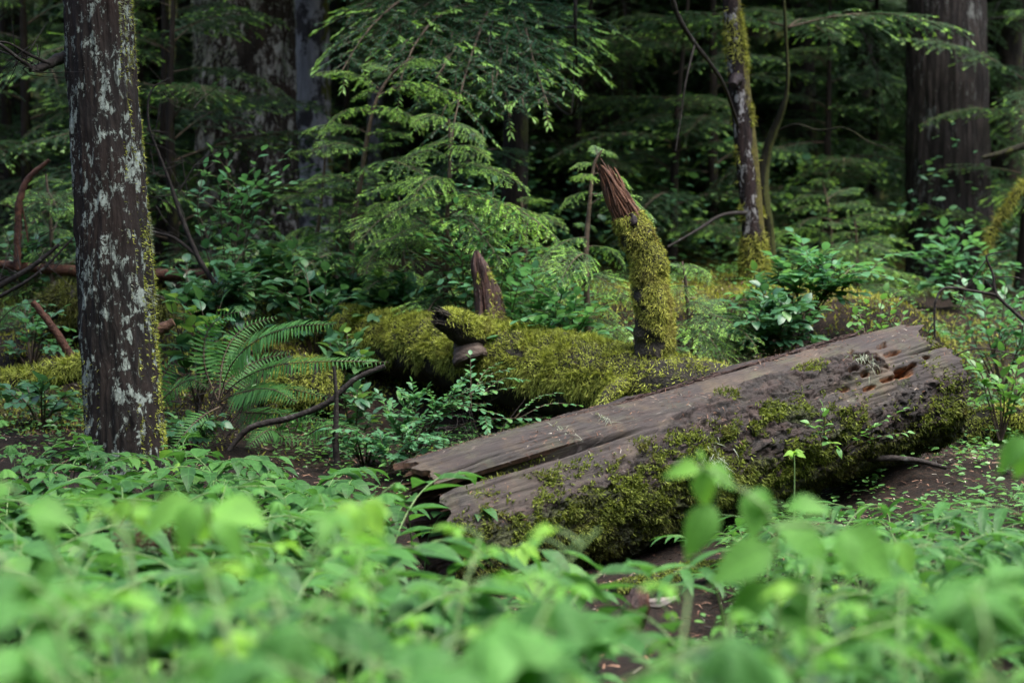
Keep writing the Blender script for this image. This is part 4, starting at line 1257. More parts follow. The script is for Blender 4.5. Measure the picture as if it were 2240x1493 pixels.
stick(mb, [P(1170, 180, 13.0), P(1240, 250, 12.0), P(1262, 215, 11.6), P(1258, 40, 11.2), P(1262, -30, 11.2)], [.006, .011], 6, 30, rough=.4)
stick(mb, [P(1258, 60, 11.2), P(1180, 62, 11.4), P(1120, 66, 11.6), P(1060, 76, 11.8)], [.010, .005], 6, 24, rough=.4)
stick(mb, [P(1256, 130, 11.2), P(1254, 200, 11.2), P(1250, 250, 11.1)], [.006, .002], 5, 14, rough=.4)
obj('dead_limb', mb.mesh('dead_limb', M['twig'], o_), ht)

# ---------------------------------------------------------------- hemlock saplings in the middle
def sapling(label, stem_px, D, boughs, nfill=14, name='hemlock_sapling', lead=.018, fill_sc=.7, meshes=None, seed=0, group='hemlock saplings'):
    r = np.random.default_rng(seed + 400)
    pts = [P(x, y, D) for x, y in stem_px]
    b = pts[0].copy()
    b[2] = min(gz(b[0], b[1]), b[2])
    pts = [b] + pts
    t = thing(name, label, 'sapling', b, 0, group)
    mb = MB(); stick(mb, pts, [lead, lead * .3], 7, 40, rough=.15)
    obj('stem', mb.mesh('sapling_stem', M['brownstem'], b), t)
    pa = np.array(pts); meshes = meshes or FINE
    L = np.concatenate([[0], np.cumsum(np.linalg.norm(np.diff(pa, axis=0), axis=1))])
    for (px, py, tx, ty, dd, mi) in boughs:   # bough from a stem point to a target point, dd = depth change
        a_, b_ = P(px, py, D), P(tx, ty, D + dd)
        d = b_ - a_; ln = np.linalg.norm(d)
        put_bough(meshes[mi], t, Vector(a_ - b), math.atan2(d[0], d[1]), math.asin(np.clip(d[2] / ln, -1, 1)) + .15, r.normal(0, .2), ln / .60)
    for i in range(nfill):
        q = (i + .5) / nfill
        c = np.array([np.interp(q * L[-1], L, pa[:, k_]) for k_ in range(3)])
        put_bough(meshes[r.integers(len(meshes))], t, Vector(c - b), i * 2.4 + r.normal(0, .3), .25 - .25 * (1 - q) + r.normal(0, .1), r.normal(0, .2), fill_sc * (1.05 - .75 * q) * r.uniform(.8, 1.15))
    return t

sapling('hemlock sapling with a drooping leader left of the snapped branch, tallest of the bright ones', [(770, 520), (788, 400), (805, 290), (825, 215), (860, 160), (905, 125)], 10.6,
        [(828, 210, 1020, 185, -.2, 3), (835, 200, 705, 135, -.1, 1), (815, 250, 720, 240, -.3, 1), (815, 250, 925, 250, -.3, 3), (800, 300, 905, 300, -.2, 0), (795, 330, 690, 320, -.3, 4),
         (860, 160, 960, 118, -.1, 3), (790, 370, 930, 375, -.4, 0), (788, 400, 660, 400, -.3, 0), (860, 165, 800, 130, .1, 3)], 15, fill_sc=.95, seed=1)
sapling('bushy hemlock sapling with bright tufted tips straight above the short rotten stub', [(975, 560), (980, 450), (984, 350), (982, 262)], 10.0,
        [(982, 270, 1055, 300, -.2, 3), (982, 265, 905, 252, -.2, 3), (982, 262, 985, 225, 0, 1), (984, 330, 1055, 325, -.3, 3), (984, 345, 900, 330, -.2, 1), (983, 375, 1150, 375, -.2, 1), (983, 400, 900, 400, -.4, 3),
         (982, 420, 1120, 455, -.3, 1), (980, 450, 1225, 480, -.4, 3), (980, 470, 1200, 450, 0, 3), (980, 440, 850, 460, -.3, 4), (980, 480, 1100, 520, -.5, 1), (978, 500, 860, 520, -.3, 0), (980, 430, 780, 425, .2, 0)], 14, fill_sc=1.0, seed=2)
sapling('small hemlock sapling poking up just behind the torn tip of the snapped branch', [(1285, 700), (1282, 560), (1290, 440), (1300, 360), (1318, 328)], 9.35,
        [(1312, 330, 1350, 338, -.05, 3), (1306, 345, 1305, 312, .1, 3), (1300, 380, 1384, 398, .1, 3), (1298, 385, 1255, 385, -.1, 3), (1294, 420, 1215, 445, -.1, 3), (1294, 425, 1440, 458, .1, 3), (1290, 450, 1385, 410, .1, 1), (1292, 400, 1270, 375, -.2, 3),
         (1286, 520, 1180, 560, -.2, 1), (1284, 540, 1360, 560, .2, 1), (1283, 600, 1200, 620, -.1, 0), (1283, 560, 1255, 590, -.4, 1), (1283, 610, 1350, 620, -.3, 1)], 8, fill_sc=.6, seed=3)
sapling('low soft hemlock sapling at the right foot of the upright mossy branch', [(1520, 800), (1508, 700), (1500, 620), (1492, 572)], 9.5,
        [(1494, 580, 1545, 600, -.2, 3), (1496, 600, 1430, 610, .1, 1), (1504, 660, 1560, 690, -.2, 4), (1506, 690, 1640, 740, -.4, 4), (1510, 720, 1600, 770, -.4, 1), (1508, 710, 1470, 720, -.2, 1), (1510, 740, 1650, 780, -.2, 4)], 6, fill_sc=.7, seed=4)
sapling('dim hemlock sapling left behind the two bright ones', [(690, 560), (705, 420), (712, 330)], 11.4, [(710, 350, 640, 330, -.2, 0), (708, 400, 800, 420, -.3, 2), (700, 440, 610, 450, -.3, 2), (700, 470, 790, 480, -.4, 0)], 10, fill_sc=1.1, seed=5)
sapling('hemlock sapling between the bright tufted one and the snapped branch', [(1150, 700), (1155, 600), (1148, 520), (1140, 430)], 10.2, [(1150, 480, 1230, 480, -.2, 1), (1150, 500, 1060, 500, -.3, 4), (1152, 560, 1240, 590, -.4, 1), (1152, 600, 1060, 620, -.4, 4), (1145, 450, 1205, 430, 0, 3)], 10, fill_sc=.9, seed=6)
sapling('grey green hemlock sapling on the slope behind the spotted tree', [(1820, 560), (1815, 470), (1800, 400)], 13.5, [(1815, 450, 1930, 470, -.3, 2), (1812, 430, 1720, 450, -.2, 0), (1816, 480, 1740, 510, -.4, 2)], 10, fill_sc=1.4, seed=7)
sapling('hemlock sapling half hidden behind the lichen tree', [(115, 620), (110, 480), (100, 380)], 10.4, [(105, 430, 120, 470, -.5, 2), (108, 450, 40, 480, -.4, 2)], 9, fill_sc=.9, seed=8)
sapling('low hemlock sapling in front of the pale trunk', [(735, 600), (740, 520), (745, 450)], 10.8, [(742, 480, 660, 470, -.3, 2), (742, 470, 830, 460, -.3, 0), (740, 500, 820, 530, -.5, 2), (740, 520, 650, 520, -.2, 0)], 8, fill_sc=1.0, seed=9)

sapling('feathery hemlock sapling behind the left half of the mossy log above the salal', [(885, 640), (880, 540), (872, 430)], 10.3, [(875, 450, 940, 440, -.2, 3), (875, 450, 800, 450, -.2, 3), (878, 480, 970, 500, -.4, 1), (878, 480, 790, 500, -.4, 3), (880, 510, 900, 540, -.5, 1), (882, 540, 990, 560, -.3, 4), (882, 540, 790, 560, -.4, 1)], 9, fill_sc=.9, seed=10)
sapling('feathery hemlock sapling right of the rotten stub behind the mossy log', [(1110, 720), (1105, 620), (1100, 520)], 10.1, [(1100, 540, 1180, 520, -.2, 3), (1100, 540, 1030, 530, -.2, 3), (1102, 580, 1220, 580, -.3, 1), (1103, 600, 1010, 610, -.3, 3), (1104, 620, 1200, 650, -.4, 3), (1106, 650, 1160, 700, -.4, 1)], 8, fill_sc=.8, seed=11)
sapling('low bright hemlock sapling behind the right half of the mossy log', [(1290, 800), (1288, 730), (1285, 650)], 9.7, [(1286, 670, 1350, 680, -.2, 3), (1286, 670, 1230, 680, -.2, 3), (1287, 700, 1370, 730, -.3, 3), (1287, 710, 1210, 740, -.3, 1), (1288, 730, 1300, 770, -.4, 1)], 7, fill_sc=.6, seed=12)
sapling('low spreading hemlock sapling between the upright branch and the dark salal', [(1600, 780), (1598, 710), (1595, 650)], 10.0, [(1596, 670, 1660, 680, -.2, 3), (1596, 670, 1530, 670, -.2, 3), (1597, 700, 1550, 740, -.3, 1), (1597, 700, 1660, 730, -.3, 3), (1598, 720, 1600, 770, -.4, 1)], 7, fill_sc=.6, seed=13)
sapling('hemlock sapling right behind the thin leaved bush on the mound', [(1880, 640), (1876, 560), (1870, 480)], 12.6, [(1872, 500, 1940, 500, -.2, 2), (1872, 500, 1800, 500, -.2, 2), (1875, 530, 1950, 550, -.3, 0), (1875, 540, 1800, 560, -.3, 4)], 9, fill_sc=1.0, seed=14)

# ---------------------------------------------------------------- the forest behind
def wood_tree(i, px, D, r0, h, crown, low, seed, sc_low=1.0, gname='trees of the dark wood behind', cl='dark trunk'):
    r = np.random.default_rng(seed + 900)
    x = (px - PW / 2) / F * D
    z = float(gz(x, D))
    b = np.array([x, D, z])
    lean = r.normal(0, .03)
    t, tr, v, nn, s, base = straight_tree('conifer', '', b, b + np.array([lean * 4, 0, 4.0]), r0, r0 * .85, h, M['bark_far'], 50, 24, .012, 6, 0, crown, gname, .03, seed, power=1.4)
    for j in range(low):
        zz = .4 + (h * .25 + 2.4) * (j + r.random()) / low
        az = j * 2.4 + r.normal(0, .4)
        if math.cos(az) > .5 and r.random() < .6: az += PI
        put_bough(FAR[r.integers(3)], t, (lean * zz, 0, zz + .25), az, r.normal(-.02, .14), r.normal(0, .15), sc_low * r.uniform(.6, 1.15))
    for j in range(4):
        mb = MB()
        zz = r.uniform(.6, 3.8); a = r.uniform(PI * .5, PI * 1.5); l = r.uniform(.5, 1.6)
        d = np.array([math.sin(a), math.cos(a), r.uniform(-.1, .4)])
        p0 = np.array([lean * zz, 0, zz + .25])
        stick(mb, [p0, p0 + d * l * .5 + r.normal(0, .05, 3), p0 + d * l + np.array([0, 0, -.35 * l]) + r.normal(0, .08, 3)], [.014, .003], 5, 12, rough=.4)
        obj('dead_twig', mb.mesh('dead_twig', M['twig']), t)
    return t

_names_left = []
wood = []
spec = [(i, px, D) for i, (px, D) in enumerate([
    (1215, 19), (1340, 17.5), (1420, 22), (1530, 18.5), (1760, 17), (1880, 20), (1950, 26), (2190, 18.5), (2290, 16.5), (40, 17), (330, 18.5), (-70, 14.5), (410, 24), (760, 23), (905, 20.5), (960, 27),
    (1090, 24), (1280, 29), (1480, 30), (1640, 25), (1820, 31), (2060, 24), (2150, 31), (150, 24), (260, 31), (560, 32), (850, 34), (1170, 36), (1390, 38), (1580, 40), (1740, 38), (1980, 40), (2260, 27), (-150, 22), (640, 26), (480, 40), (120, 40), (2350, 36), (-120, 34), (1020, 42)])]
for i, px, D in spec:
    rr_ = np.random.default_rng(i + 50)
    wood.append((px, D, wood_tree(i, px, D, rr_.uniform(.09, .22), rr_.uniform(11, 19), (int(rr_.integers(3)) if rr_.random() < .6 else None), 15 if D < 30 else 11, i, 1.0 if D < 25 else 1.35)))
wood.sort(key=lambda q: q[0])
ORD = ['first', 'second', 'third', 'fourth', 'fifth', 'sixth', 'seventh', 'eighth', 'ninth', 'tenth', 'eleventh', 'twelfth', 'thirteenth', 'fourteenth', 'fifteenth', 'sixteenth', 'seventeenth', 'eighteenth', 'nineteenth', 'twentieth',
       'twenty first', 'twenty second', 'twenty third', 'twenty fourth', 'twenty fifth', 'twenty sixth', 'twenty seventh', 'twenty eighth', 'twenty ninth', 'thirtieth', 'thirty first', 'thirty second', 'thirty third', 'thirty fourth', 'thirty fifth']
bands = ((0, 21, 'nearer dark conifers of the wood behind'), (21, 30, 'conifers farther back in the wood'), (30, 99, 'farthest dim conifers of the wood'))
for lo, hi, nm in bands:
    for j, (px, D, t) in enumerate([q for q in wood if lo <= q[1] < hi]):
        t['label'] = '%s from the left among the %s' % (ORD[j], nm)

# young hemlocks under them, boughs down to the ground
def young(i, px, D, h, n, seed, sc=1.0):
    r = np.random.default_rng(seed + 1500)
    x = (px - PW / 2) / F * D
    b = np.array([x, D, float(gz(x, D)) - .05])
    t = thing('young_hemlock', '', 'tree', b, 0, 'young hemlocks below the dark wood')
    mb = MB(); stick(mb, [(0, 0, 0), (r.normal(0, .05), 0, h * .5), (r.normal(0, .1), 0, h)], [.03 + .006 * h, .005], 7, 24, rough=.2)
    obj('trunk', mb.mesh('young_trunk', M['bark_far']), t)
    for j in range(n):
        q = (j + r.random()) / n
        put_bough((BROAD if D < 17 else FAR)[r.integers(3)], t, (0, 0, h * (.06 + .9 * q)), j * 2.4 + r.normal(0, .3), .05 + .25 * q + r.normal(0, .12), r.normal(0, .15), sc * (1.05 - .75 * q) * r.uniform(.75, 1.15))
    return t
ys = []
for i, (px, D, h, n) in enumerate([(1260, 15.5, 2.6, 18), (1470, 15.0, 2.4, 18), (1555, 20, 4.0, 24), (1800, 15.8, 2.4, 18), (1905, 17.5, 3.6, 22), (1700, 22, 4.5, 24), (2230, 14.5, 2.6, 16), (2130, 19, 4.2, 20), (350, 13.0, 3.2, 22), (385, 12.3, 2.4, 20), (60, 13.5, 3.0, 20),
                                   (440, 19, 4.2, 22), (880, 19, 4.0, 22), (1080, 20, 4.4, 24), (1330, 23, 4.8, 24), (770, 16.5, 2.4, 16), (1960, 23, 4.5, 22), (-40, 19, 4.5, 20), (250, 22, 4.5, 22), (600, 21, 4.5, 20), (950, 25, 5, 22), (1200, 27, 5, 22), (1500, 27, 5, 22),
                                   (1850, 27, 5, 22), (2200, 26, 5, 20), (120, 29, 5, 20), (1620, 17.0, 2.8, 18), (2020, 30, 5, 20), (700, 30, 5, 20), (1400, 33, 5, 20), (420, 33, 5, 20), (1120, 16.5, 4.2, 24), (1400, 18.5, 4.6, 24), (1560, 15.8, 3.8, 20), (1290, 20.5, 5.0, 24), (1740, 18.5, 4.6, 22), (1870, 21, 5, 22), (2010, 17, 3.6, 18), (930, 22, 5, 22), (310, 15.5, 4.2, 22), (180, 18, 4.6, 22), (30, 16, 4.2, 20), (700, 24, 5.5, 22), (2200, 22, 5, 20), (1480, 23, 5.4, 22)]):
    ys.append((px, D, young(i, px, D, h, n, i, 1.0 if D < 17 else (.85 if D < 24 else 1.15))))
ys.sort(key=lambda q: q[0])
for lo, hi, nm in ((0, 17.2, 'young hemlocks at the edge of the wood'), (17.2, 24.5, 'young hemlocks in the middle of the wood'), (24.5, 99, 'young hemlocks deep in the wood')):
    for j, (px, D, t) in enumerate([q for q in ys if lo <= q[1] < hi]):
        t['label'] = '%s from the left among the %s' % (ORD[j], nm)
# ---------------------------------------------------------------- leaves
T_LANCE = [tpl_leaf(8, w_, .42, .30, d_, 1.15) for w_, d_ in ((.46, .30), (.39, .45), (.50, .15))]
T_NARROW = [tpl_leaf(8, w_, .38, .30, d_, 1.1) for w_, d_ in ((.22, .30), (.19, .45), (.25, .2))]
T_OVATE = [tpl_leaf(8, w_, .38, .22, d_, .8) for w_, d_ in ((.62, .25), (.56, .40), (.66, .12))]
T_OVAL = [tpl_leaf(6, w_, .48, .15, d_, .55) for w_, d_ in ((.62, .12), (.56, .25))]
T_TOOTH = [tpl_leaf(16, w_, .34, .30, d_, 1.25, .012, .10) for w_, d_ in ((.58, .30), (.52, .50), (.62, .15))]
T_LOBED = [tpl_lobed(5, 58, .20, 1), tpl_lobed(5, 58, .34, 2), tpl_lobed(3, 58, .22, 3)]

class Leaves:
    def __init__(self): self.d = {}
    def add(self, tpl_list, i, pos, dirn, up, size, rnd):
        self.d.setdefault((id(tpl_list), i), (tpl_list[i], []))[1].append((pos, dirn, up, size, rnd))
    def build(self, mb, mat=0):
        for tpl, L in self.d.values():
            P_ = np.array([q[0] for q in L]); D_ = np.array([q[1] for q in L]); U_ = np.array([q[2] for q in L])
            S_ = np.array([q[3] for q in L]); R_ = np.array([q[4] for q in L])
            stamp(mb, tpl, basis(D_, U_), P_, S_, R_, mat)
UP = np.array([0, 0, 1.0])

def two_ranked(lv, r, pts, q0, n, tpl, size, ang=58, droop=.25, taper=.5, tint=0.0, endleaf=True):  # offset on each leaf's place in its colour ramp
    """leaves in two ranks along a stem polyline"""
    pts = np.asarray(pts)
    L = np.linspace(0, 1, len(pts))
    for i in range(n):
        q = q0 + (1 - q0) * (i + .3 * r.random()) / n
        p = np.array([np.interp(q, L, pts[:, k_]) for k_ in range(3)])
        p2 = np.array([np.interp(min(q + .05, 1.0), L, pts[:, k_]) for k_ in range(3)])
        p1 = np.array([np.interp(max(q - .05, 0.0), L, pts[:, k_]) for k_ in range(3)])
        tg = nrm(p2 - p1)
        sd = np.cross(tg, UP)
        if np.linalg.norm(sd) < .15: sd = np.array([1.0, 0, 0])
        sd = nrm(sd) * (1 if i % 2 else -1)
        a = math.radians(ang * (1.1 - .5 * q) + r.normal(0, 7))
        d = nrm(tg * math.cos(a) + sd * math.sin(a) + UP * (r.normal(.04, .12) - droop * .3))
        sz = size * (1 - taper * abs(q - (q0 + 1) * .5) * 1.6) * r.uniform(.82, 1.15)
        lv.add(tpl, int(r.integers(len(tpl))), p, d, nrm(UP + r.normal(0, .16, 3)), sz, min(1, max(0, r.random() * .9 + tint)))
    if endleaf:
        tg = nrm(pts[-1] - pts[-2])
        lv.add(tpl, 0, pts[-1], nrm(tg + UP * -.1), nrm(UP + r.normal(0, .2, 3)), size * .8, min(1, r.random() * .9 + tint + .05))

def solomon_mesh(seed, tpl, nst=8, ln=.55, size=.142, spreadr=.14):
    r = np.random.default_rng(seed)
    st, lv = MB(), Leaves()
    for s in range(nst):
        az = r.uniform(0, 2 * PI) if s else r.uniform(-.5, .5)
        h = np.array([math.sin(az), math.cos(az), 0])
        b = np.array([r.normal(0, spreadr), r.normal(0, spreadr), -.04])
        L = ln * r.uniform(.75, 1.15)
        if s: stick(st, [b, b0_], [.003, .003], 4, 3)
        b0_ = b
        pts = [b, b + UP * L * .38 + h * L * .05, b + UP * L * .62 + h * L * .24, b + UP * L * .72 + h * L * .48, b + UP * L * .72 + h * L * .70]
        pts = resample(pts, np.zeros(5), 12)[0]
        stick(st, pts, [.0035, .0015], 5, 12)
        two_ranked(lv, r, pts, .34, int(r.integers(7, 11)), tpl, size, 60, .5, .35)
    mb = MB(); lv.build(mb)
    return st.mesh('herb_stem', M['stem']), mb.mesh('herb_leaves', M['solomon'])

def salmon_mesh(seed, nst=7, ln=.6, size=.060, spreadr=.10):
    r = np.random.default_rng(seed)
    st, lv = MB(), Leaves()
    for s in range(nst):
        az = r.uniform(0, 2 * PI)
        h = np.array([math.sin(az), math.cos(az), 0])
        b = np.array([r.normal(0, spreadr), r.normal(0, spreadr), -.04])
        L = ln * r.uniform(.75, 1.15)
        if s: stick(st, [b, b0_], [.003, .003], 4, 3)
        b0_ = b
        pts = resample([b, b + UP * L * .5 + h * L * .06, b + UP * L * .85 + h * L * .2, b + UP * L + h * L * .34], np.zeros(4), 10)[0]
        stick(st, pts, [.004, .002], 5, 10)
        nl = int(r.integers(5, 8))
        for i in range(nl):
            q = .30 + .70 * (i + .55 + .4 * r.random()) / nl
            p = np.array([np.interp(q, np.linspace(0, 1, 10), pts[:, k_]) for k_ in range(3)])
            a = az + i * 2.5 + r.normal(0, .3)
            d = np.array([math.sin(a), math.cos(a), .45])
            pl = size * r.uniform(.6, 1.1)
            e = p + d * pl
            stick(st, [p, p + d * pl * .5 + UP * .008, e], [.0022, .0014], 4, 4)
            sz = size * r.uniform(.75, 1.2) * (1.15 - .4 * q)
            dd = nrm(d * np.array([1, 1, 0]) + UP * r.normal(-.22, .2))
            sd = nrm(np.cross(dd, UP)); up = nrm(UP + r.normal(0, .2, 3))
            rn = r.random() * .8 + (.25 if q > .85 else 0)
            lv.add(T_TOOTH, int(r.integers(3)), e, dd, up, sz * 1.15, min(rn, 1))
            for sg in (-1, 1):
                lv.add(T_TOOTH, int(r.integers(3)), e, nrm(dd * .35 + sd * sg + UP * r.normal(-.15, .12)), up, sz * .9, min(rn + r.normal(0, .05), 1) if rn > 0 else 0)
    mb = MB(); lv.build(mb)
    return st.mesh('cane', M['stem']), mb.mesh('trifoliate_leaves', M['salmon'])

def lobed_mesh(seed, nst=8, ln=.5, size=.105, spreadr=.12):
    r = np.random.default_rng(seed)
    st, lv = MB(), Leaves()
    for s in range(nst):
        b = np.array([r.normal(0, spreadr), r.normal(0, spreadr), -.04])
        L = ln * r.uniform(.6, 1.15)
        az = r.uniform(0, 2 * PI); h = np.array([math.sin(az), math.cos(az), 0])
        if s: stick(st, [b, b0_], [.003, .003], 4, 3)
        b0_ = b
        pts = resample([b, b + UP * L * .6 + h * .03, b + UP * L + h * .10], np.zeros(3), 8)[0]
        stick(st, pts, [.0038, .002], 5, 8)
        for i in range(int(r.integers(3, 6))):
            q = .45 + .55 * r.random() if i else 1.0
            p = np.array([np.interp(q, np.linspace(0, 1, 8), pts[:, k_]) for k_ in range(3)])
            a = az + i * 2.4 + r.normal(0, .3)
            d = np.array([math.sin(a), math.cos(a), .5]); pl = .09 * r.uniform(.5, 1.2)
            e = p + d * pl
            stick(st, [p, e], [.002, .0015], 4, 3)
            lv.add(T_LOBED, int(r.integers(3)), e, nrm(d * np.array([1, 1, 0]) + UP * r.normal(-.15, .15)), nrm(UP + r.normal(0, .25, 3)), size * r.uniform(.65, 1.15), r.random())
    mb = MB(); lv.build(mb)
    return st.mesh('leafy_stem', M['stem']), mb.mesh('lobed_leaves', M['lobed'])

SOL = [solomon_mesh(500 + i, T_LANCE) for i in range(5)]
SOLN = [solomon_mesh(520 + i, T_NARROW, 9, .50, .165) for i in range(4)]
SAL = [salmon_mesh(540 + i) for i in range(5)]
LOB = [lobed_mesh(560 + i) for i in range(4)]

def plant(kind, meshes, loc, rz, sc, label, cat, group):
    t = thing(kind, label, cat, loc, rz, group, sc)
    obj('stem', meshes[0], t); obj('foliage', meshes[1], t)
    return t

# ---------------------------------------------------------------- the thicket in the foreground
r = np.random.default_rng(77)
def canopy_top(px, D):
    """height of the leafy carpet's surface"""
    return None
rows = [  # depth, spacing, picture limits, kinds with weights, height of foliage
    (2.05, .19, -150, 2400, 'nearest row', (('salmon', .5), ('lobed', .5)), .52),
    (2.45, .19, -150, 2400, 'second nearest row', (('salmon', .55), ('lobed', .45)), .53),
    (2.9, .20, -150, 2400, 'third nearest row', (('salmon', .5), ('lobed', .3), ('sol', .2)), .52),
    (3.4, .21, -150, 2400, 'fourth nearest row', (('salmon', .45), ('lobed', .3), ('sol', .25)), .47),
    (3.95, .21, -150, 2400, 'fifth nearest row', (('salmon', .25), ('lobed', .3), ('sol', .45)), .43),
    (4.55, .21, -150, 2400, 'row at middle depth', (('salmon', .12), ('lobed', .28), ('sol', .6)), .41),
]
back_l = [(5.15, .21, -150, 1060, 'row before the log end', .43), (5.75, .22, -150, 1010, 'row beside the log end', .45), (6.35, .22, -150, 900, 'row before the tree', .46), (6.95, .23, -150, 840, 'row at the tree foot', .46), (7.35, .22, -150, 420, 'row hiding the tree foot', .46), (7.75, .24, -150, 170, 'row left of the tree', .48), (7.45, .24, 400, 700, 'row right of the tree', .40)]
back_r = [(5.1, .20, 1640, 2400, 'row below the log at right', .34), (5.6, .20, 1650, 2400, 'row closer to the log at right', .34), (6.15, .21, 1640, 2400, 'row nearest the log at right', .32), (6.6, .30, 2020, 2400, 'last row at the right edge', .26)]
placed = []
def row(D, sp, a, b, nm, kinds, hgt):
    x0, x1 = (a - PW / 2) / F * D, (b - PW / 2) / F * D
    n = max(1, int((x1 - x0) / sp))
    for i in range(n):
        x = x0 + (i + .5 + r.uniform(-.35, .35)) * (x1 - x0) / n
        y = D + r.uniform(-.22, .22)
        k_ = r.choice([q[0] for q in kinds], p=[q[1] for q in kinds])
        placed.append([k_, x, y, nm, hgt * r.uniform(.86, 1.12)])
for q in rows: row(*q)
for D, sp, a, b, nm, h_ in back_l: row(D, sp, a, b, nm, (('sol', .72), ('lobed', .28)), h_)
for D, sp, a, b, nm, h_ in back_r: row(D, sp, a, b, nm, (('soln', .82), ('lobed', .18)), h_)
KN = {'salmon': ('salmonberry_plant', SAL, .62, 'pale three leaved plant', 'pale three leaved plants in the front thicket'),
      'lobed': ('thimbleberry_plant', LOB, .56, 'broad lobed leaved plant', 'broad lobed leaved plants in the front thicket'),
      'sol': ('solomon_seal', SOL, .44, 'arching lance leaved plant', 'arching lance leaved plants of the carpet'),
      'soln': ('narrow_solomon_seal', SOLN, .40, 'narrow leaved arching plant', 'narrow leaved arching plants below the log')}
bad = lambda px, D: (930 < px < 1560 and D > 5.35) or (1140 < px < 1545 and 3.05 < D)
byrow = {}
for k_, x, y, nm, hg in placed:
    px = PW / 2 + x / y * F
    if bad(px, y): continue
    byrow.setdefault((nm, k_), []).append((x, y, hg))
for (nm, k_), L in byrow.items():
    L.sort()
    kind, meshes, h0, what, grp = KN[k_]
    for j, (x, y, hg) in enumerate(L):
        z = float(gz(x, y))
        px = PW / 2 + x / y * F
        yl = np.interp(y, [2, 4, 5, 6, 7, 7.6], [1280, 1180, 1110, 1045, 985, 945])
        ym = np.interp(y, [2, 4, 5], [1352, 1420, 1430])
        yr = np.interp(y, [2, 4, 5, 6.5], [1310, 1200, 1140, 1055])
        yt = np.interp(px, [900, 1130, 1560, 1720], [0, 1, 1, 0]) 
        yt = ym * yt + (1 - yt) * (yl - 30 * (px < 380) * (y > 5) if px < 1340 else yr) + r.uniform(-25, 60)
        hg = max(.12, P(0, yt, y)[2] - z)
        lab = '%s, %s from left in the %s' % (what, ORD[j], nm)
        plant(kind, meshes[r.integers(len(meshes))], (x, y, z), r.uniform(0, 2 * PI), hg / h0, lab, 'plant', grp)

# single plants that stand out of the thicket
def lone(kind, meshes, px, py_top, D, h0, rz, label, gname=None, idx=0, cat='plant', sink=None):
    tp = P(px, py_top, D)
    zg = float(gz(tp[0], tp[1])) if sink is None else tp[2] - sink
    sc = (tp[2] - zg) / h0
    return plant(kind, meshes[idx], (tp[0], tp[1], zg), rz, sc, label, cat, gname)

def cane_with(label, stem_px, D, leaves, mat='salmon', group=None, lobes=False):
    """a single cane with leaves given as (px, py, dpx, dpy, size px, rnd): joint and blade direction in the picture, laid out in depth too"""
    rr = np.random.default_rng(abs(int(stem_px[0][0])) + 1)
    pts = [P(x, y, D) for x, y in stem_px]
    b = pts[0].copy(); b[2] = float(gz(b[0], b[1])) - .03
    pts = [b] + pts
    t = thing('salmonberry_cane', label, 'plant', b, 0, group)
    st, lv = MB(), Leaves()
    pts_, _, _ = resample(pts, np.zeros(len(pts)), 24)
    stick(st, pts_, [.0055, .002], 6, 24)
    for (x, y, dx, dy, s, rn) in leaves:
        dd = rr.normal(0, .05)
        p = P(x, y, D + dd)
        j = np.argmin(np.linalg.norm(pts_ - p, axis=1))
        stick(st, [pts_[j], (pts_[j] + p) / 2 + UP * .006, p], [.002, .0014], 4, 5)
        d = nrm(np.array([dx, rr.uniform(-60, 60) - 30, -dy], float))
        up = nrm(np.array([rr.normal(0, .25), -.62, .75]))
        tp = T_LOBED if lobes else T_TOOTH
        lv.add(tp, int(rr.integers(3)), p, d, up, s * D / F * .86, rn)
    mb = MB(); lv.build(mb)
    obj('stem', st.mesh('cane', M['stem'], b), t); obj('foliage', mb.mesh('cane_leaves', M[mat], b), t)
    return t
cane_with('tall out of focus salmonberry cane with big pale leaves rising before the log', [(1700, 1420), (1697, 1250), (1688, 1130), (1620, 1070), (1540, 1020)], 3.0,
          [(1560, 1105, -60, 90, 170, .55), (1640, 1075, 15, 100, 150, .6), (1530, 1030, -70, -10, 120, .95), (1530, 1025, 20, 80, 120, .9), (1540, 1022, 90, 40, 110, .85), (1545, 1015, -20, -40, 90, .95), (1640, 1075, 70, 30, 100, .5),
           (1697, 1150, 130, 70, 210, .5), (1830, 1170, 150, 100, 230, .55), (1840, 1160, 20, 120, 150, .5), (1720, 1110, 90, -30, 130, .5), (1690, 1200, -130, 60, 190, .6), (1690, 1280, -120, 80, 180, .5), (1700, 1270, 80, 60, 150, .45), (1700, 1330, 120, 70, 170, .4)])
cane_with('short three leaved sprig in front of the dark hollow below the log', [(1262, 1420), (1264, 1330), (1262, 1275)], 4.9, [(1262, 1275, -60, -35, 95, .75), (1264, 1278, 10, 60, 80, .7), (1266, 1275, 75, 15, 110, .65), (1262, 1272, 15, -45, 70, .7)])
cane_with('bent yellow green shoot with a nodding tip before the mossy flank of the log', [(1190, 1400), (1165, 1300), (1115, 1235), (1105, 1205), (1140, 1190)], 4.6, [(1140, 1190, 45, 15, 70, .98), (1110, 1200, 35, -20, 55, .98), (1140, 1195, 15, 50, 60, .95), (1190, 1320, -70, -40, 130, .8)])
cane_with('blurred pale leaves on a thin stem at the left edge', [(240, 1420), (150, 1260), (60, 1110), (5, 1050)], 3.0, [(60, 1110, 120, 10, 150, .55), (70, 1120, 90, 60, 120, .5), (20, 1060, -60, 40, 110, .6), (130, 1230, -80, 60, 120, .4)])
cane_with('blurred bright cluster of leaves above the carpet at left of centre', [(500, 1420), (480, 1250), (455, 1130)], 2.9, [(420, 1095, -90, 40, 170, .7), (455, 1100, 10, 90, 180, .75), (470, 1105, 110, 20, 180, .7), (440, 1100, -60, 90, 160, .65), (460, 1140, 90, 60, 150, .6)])
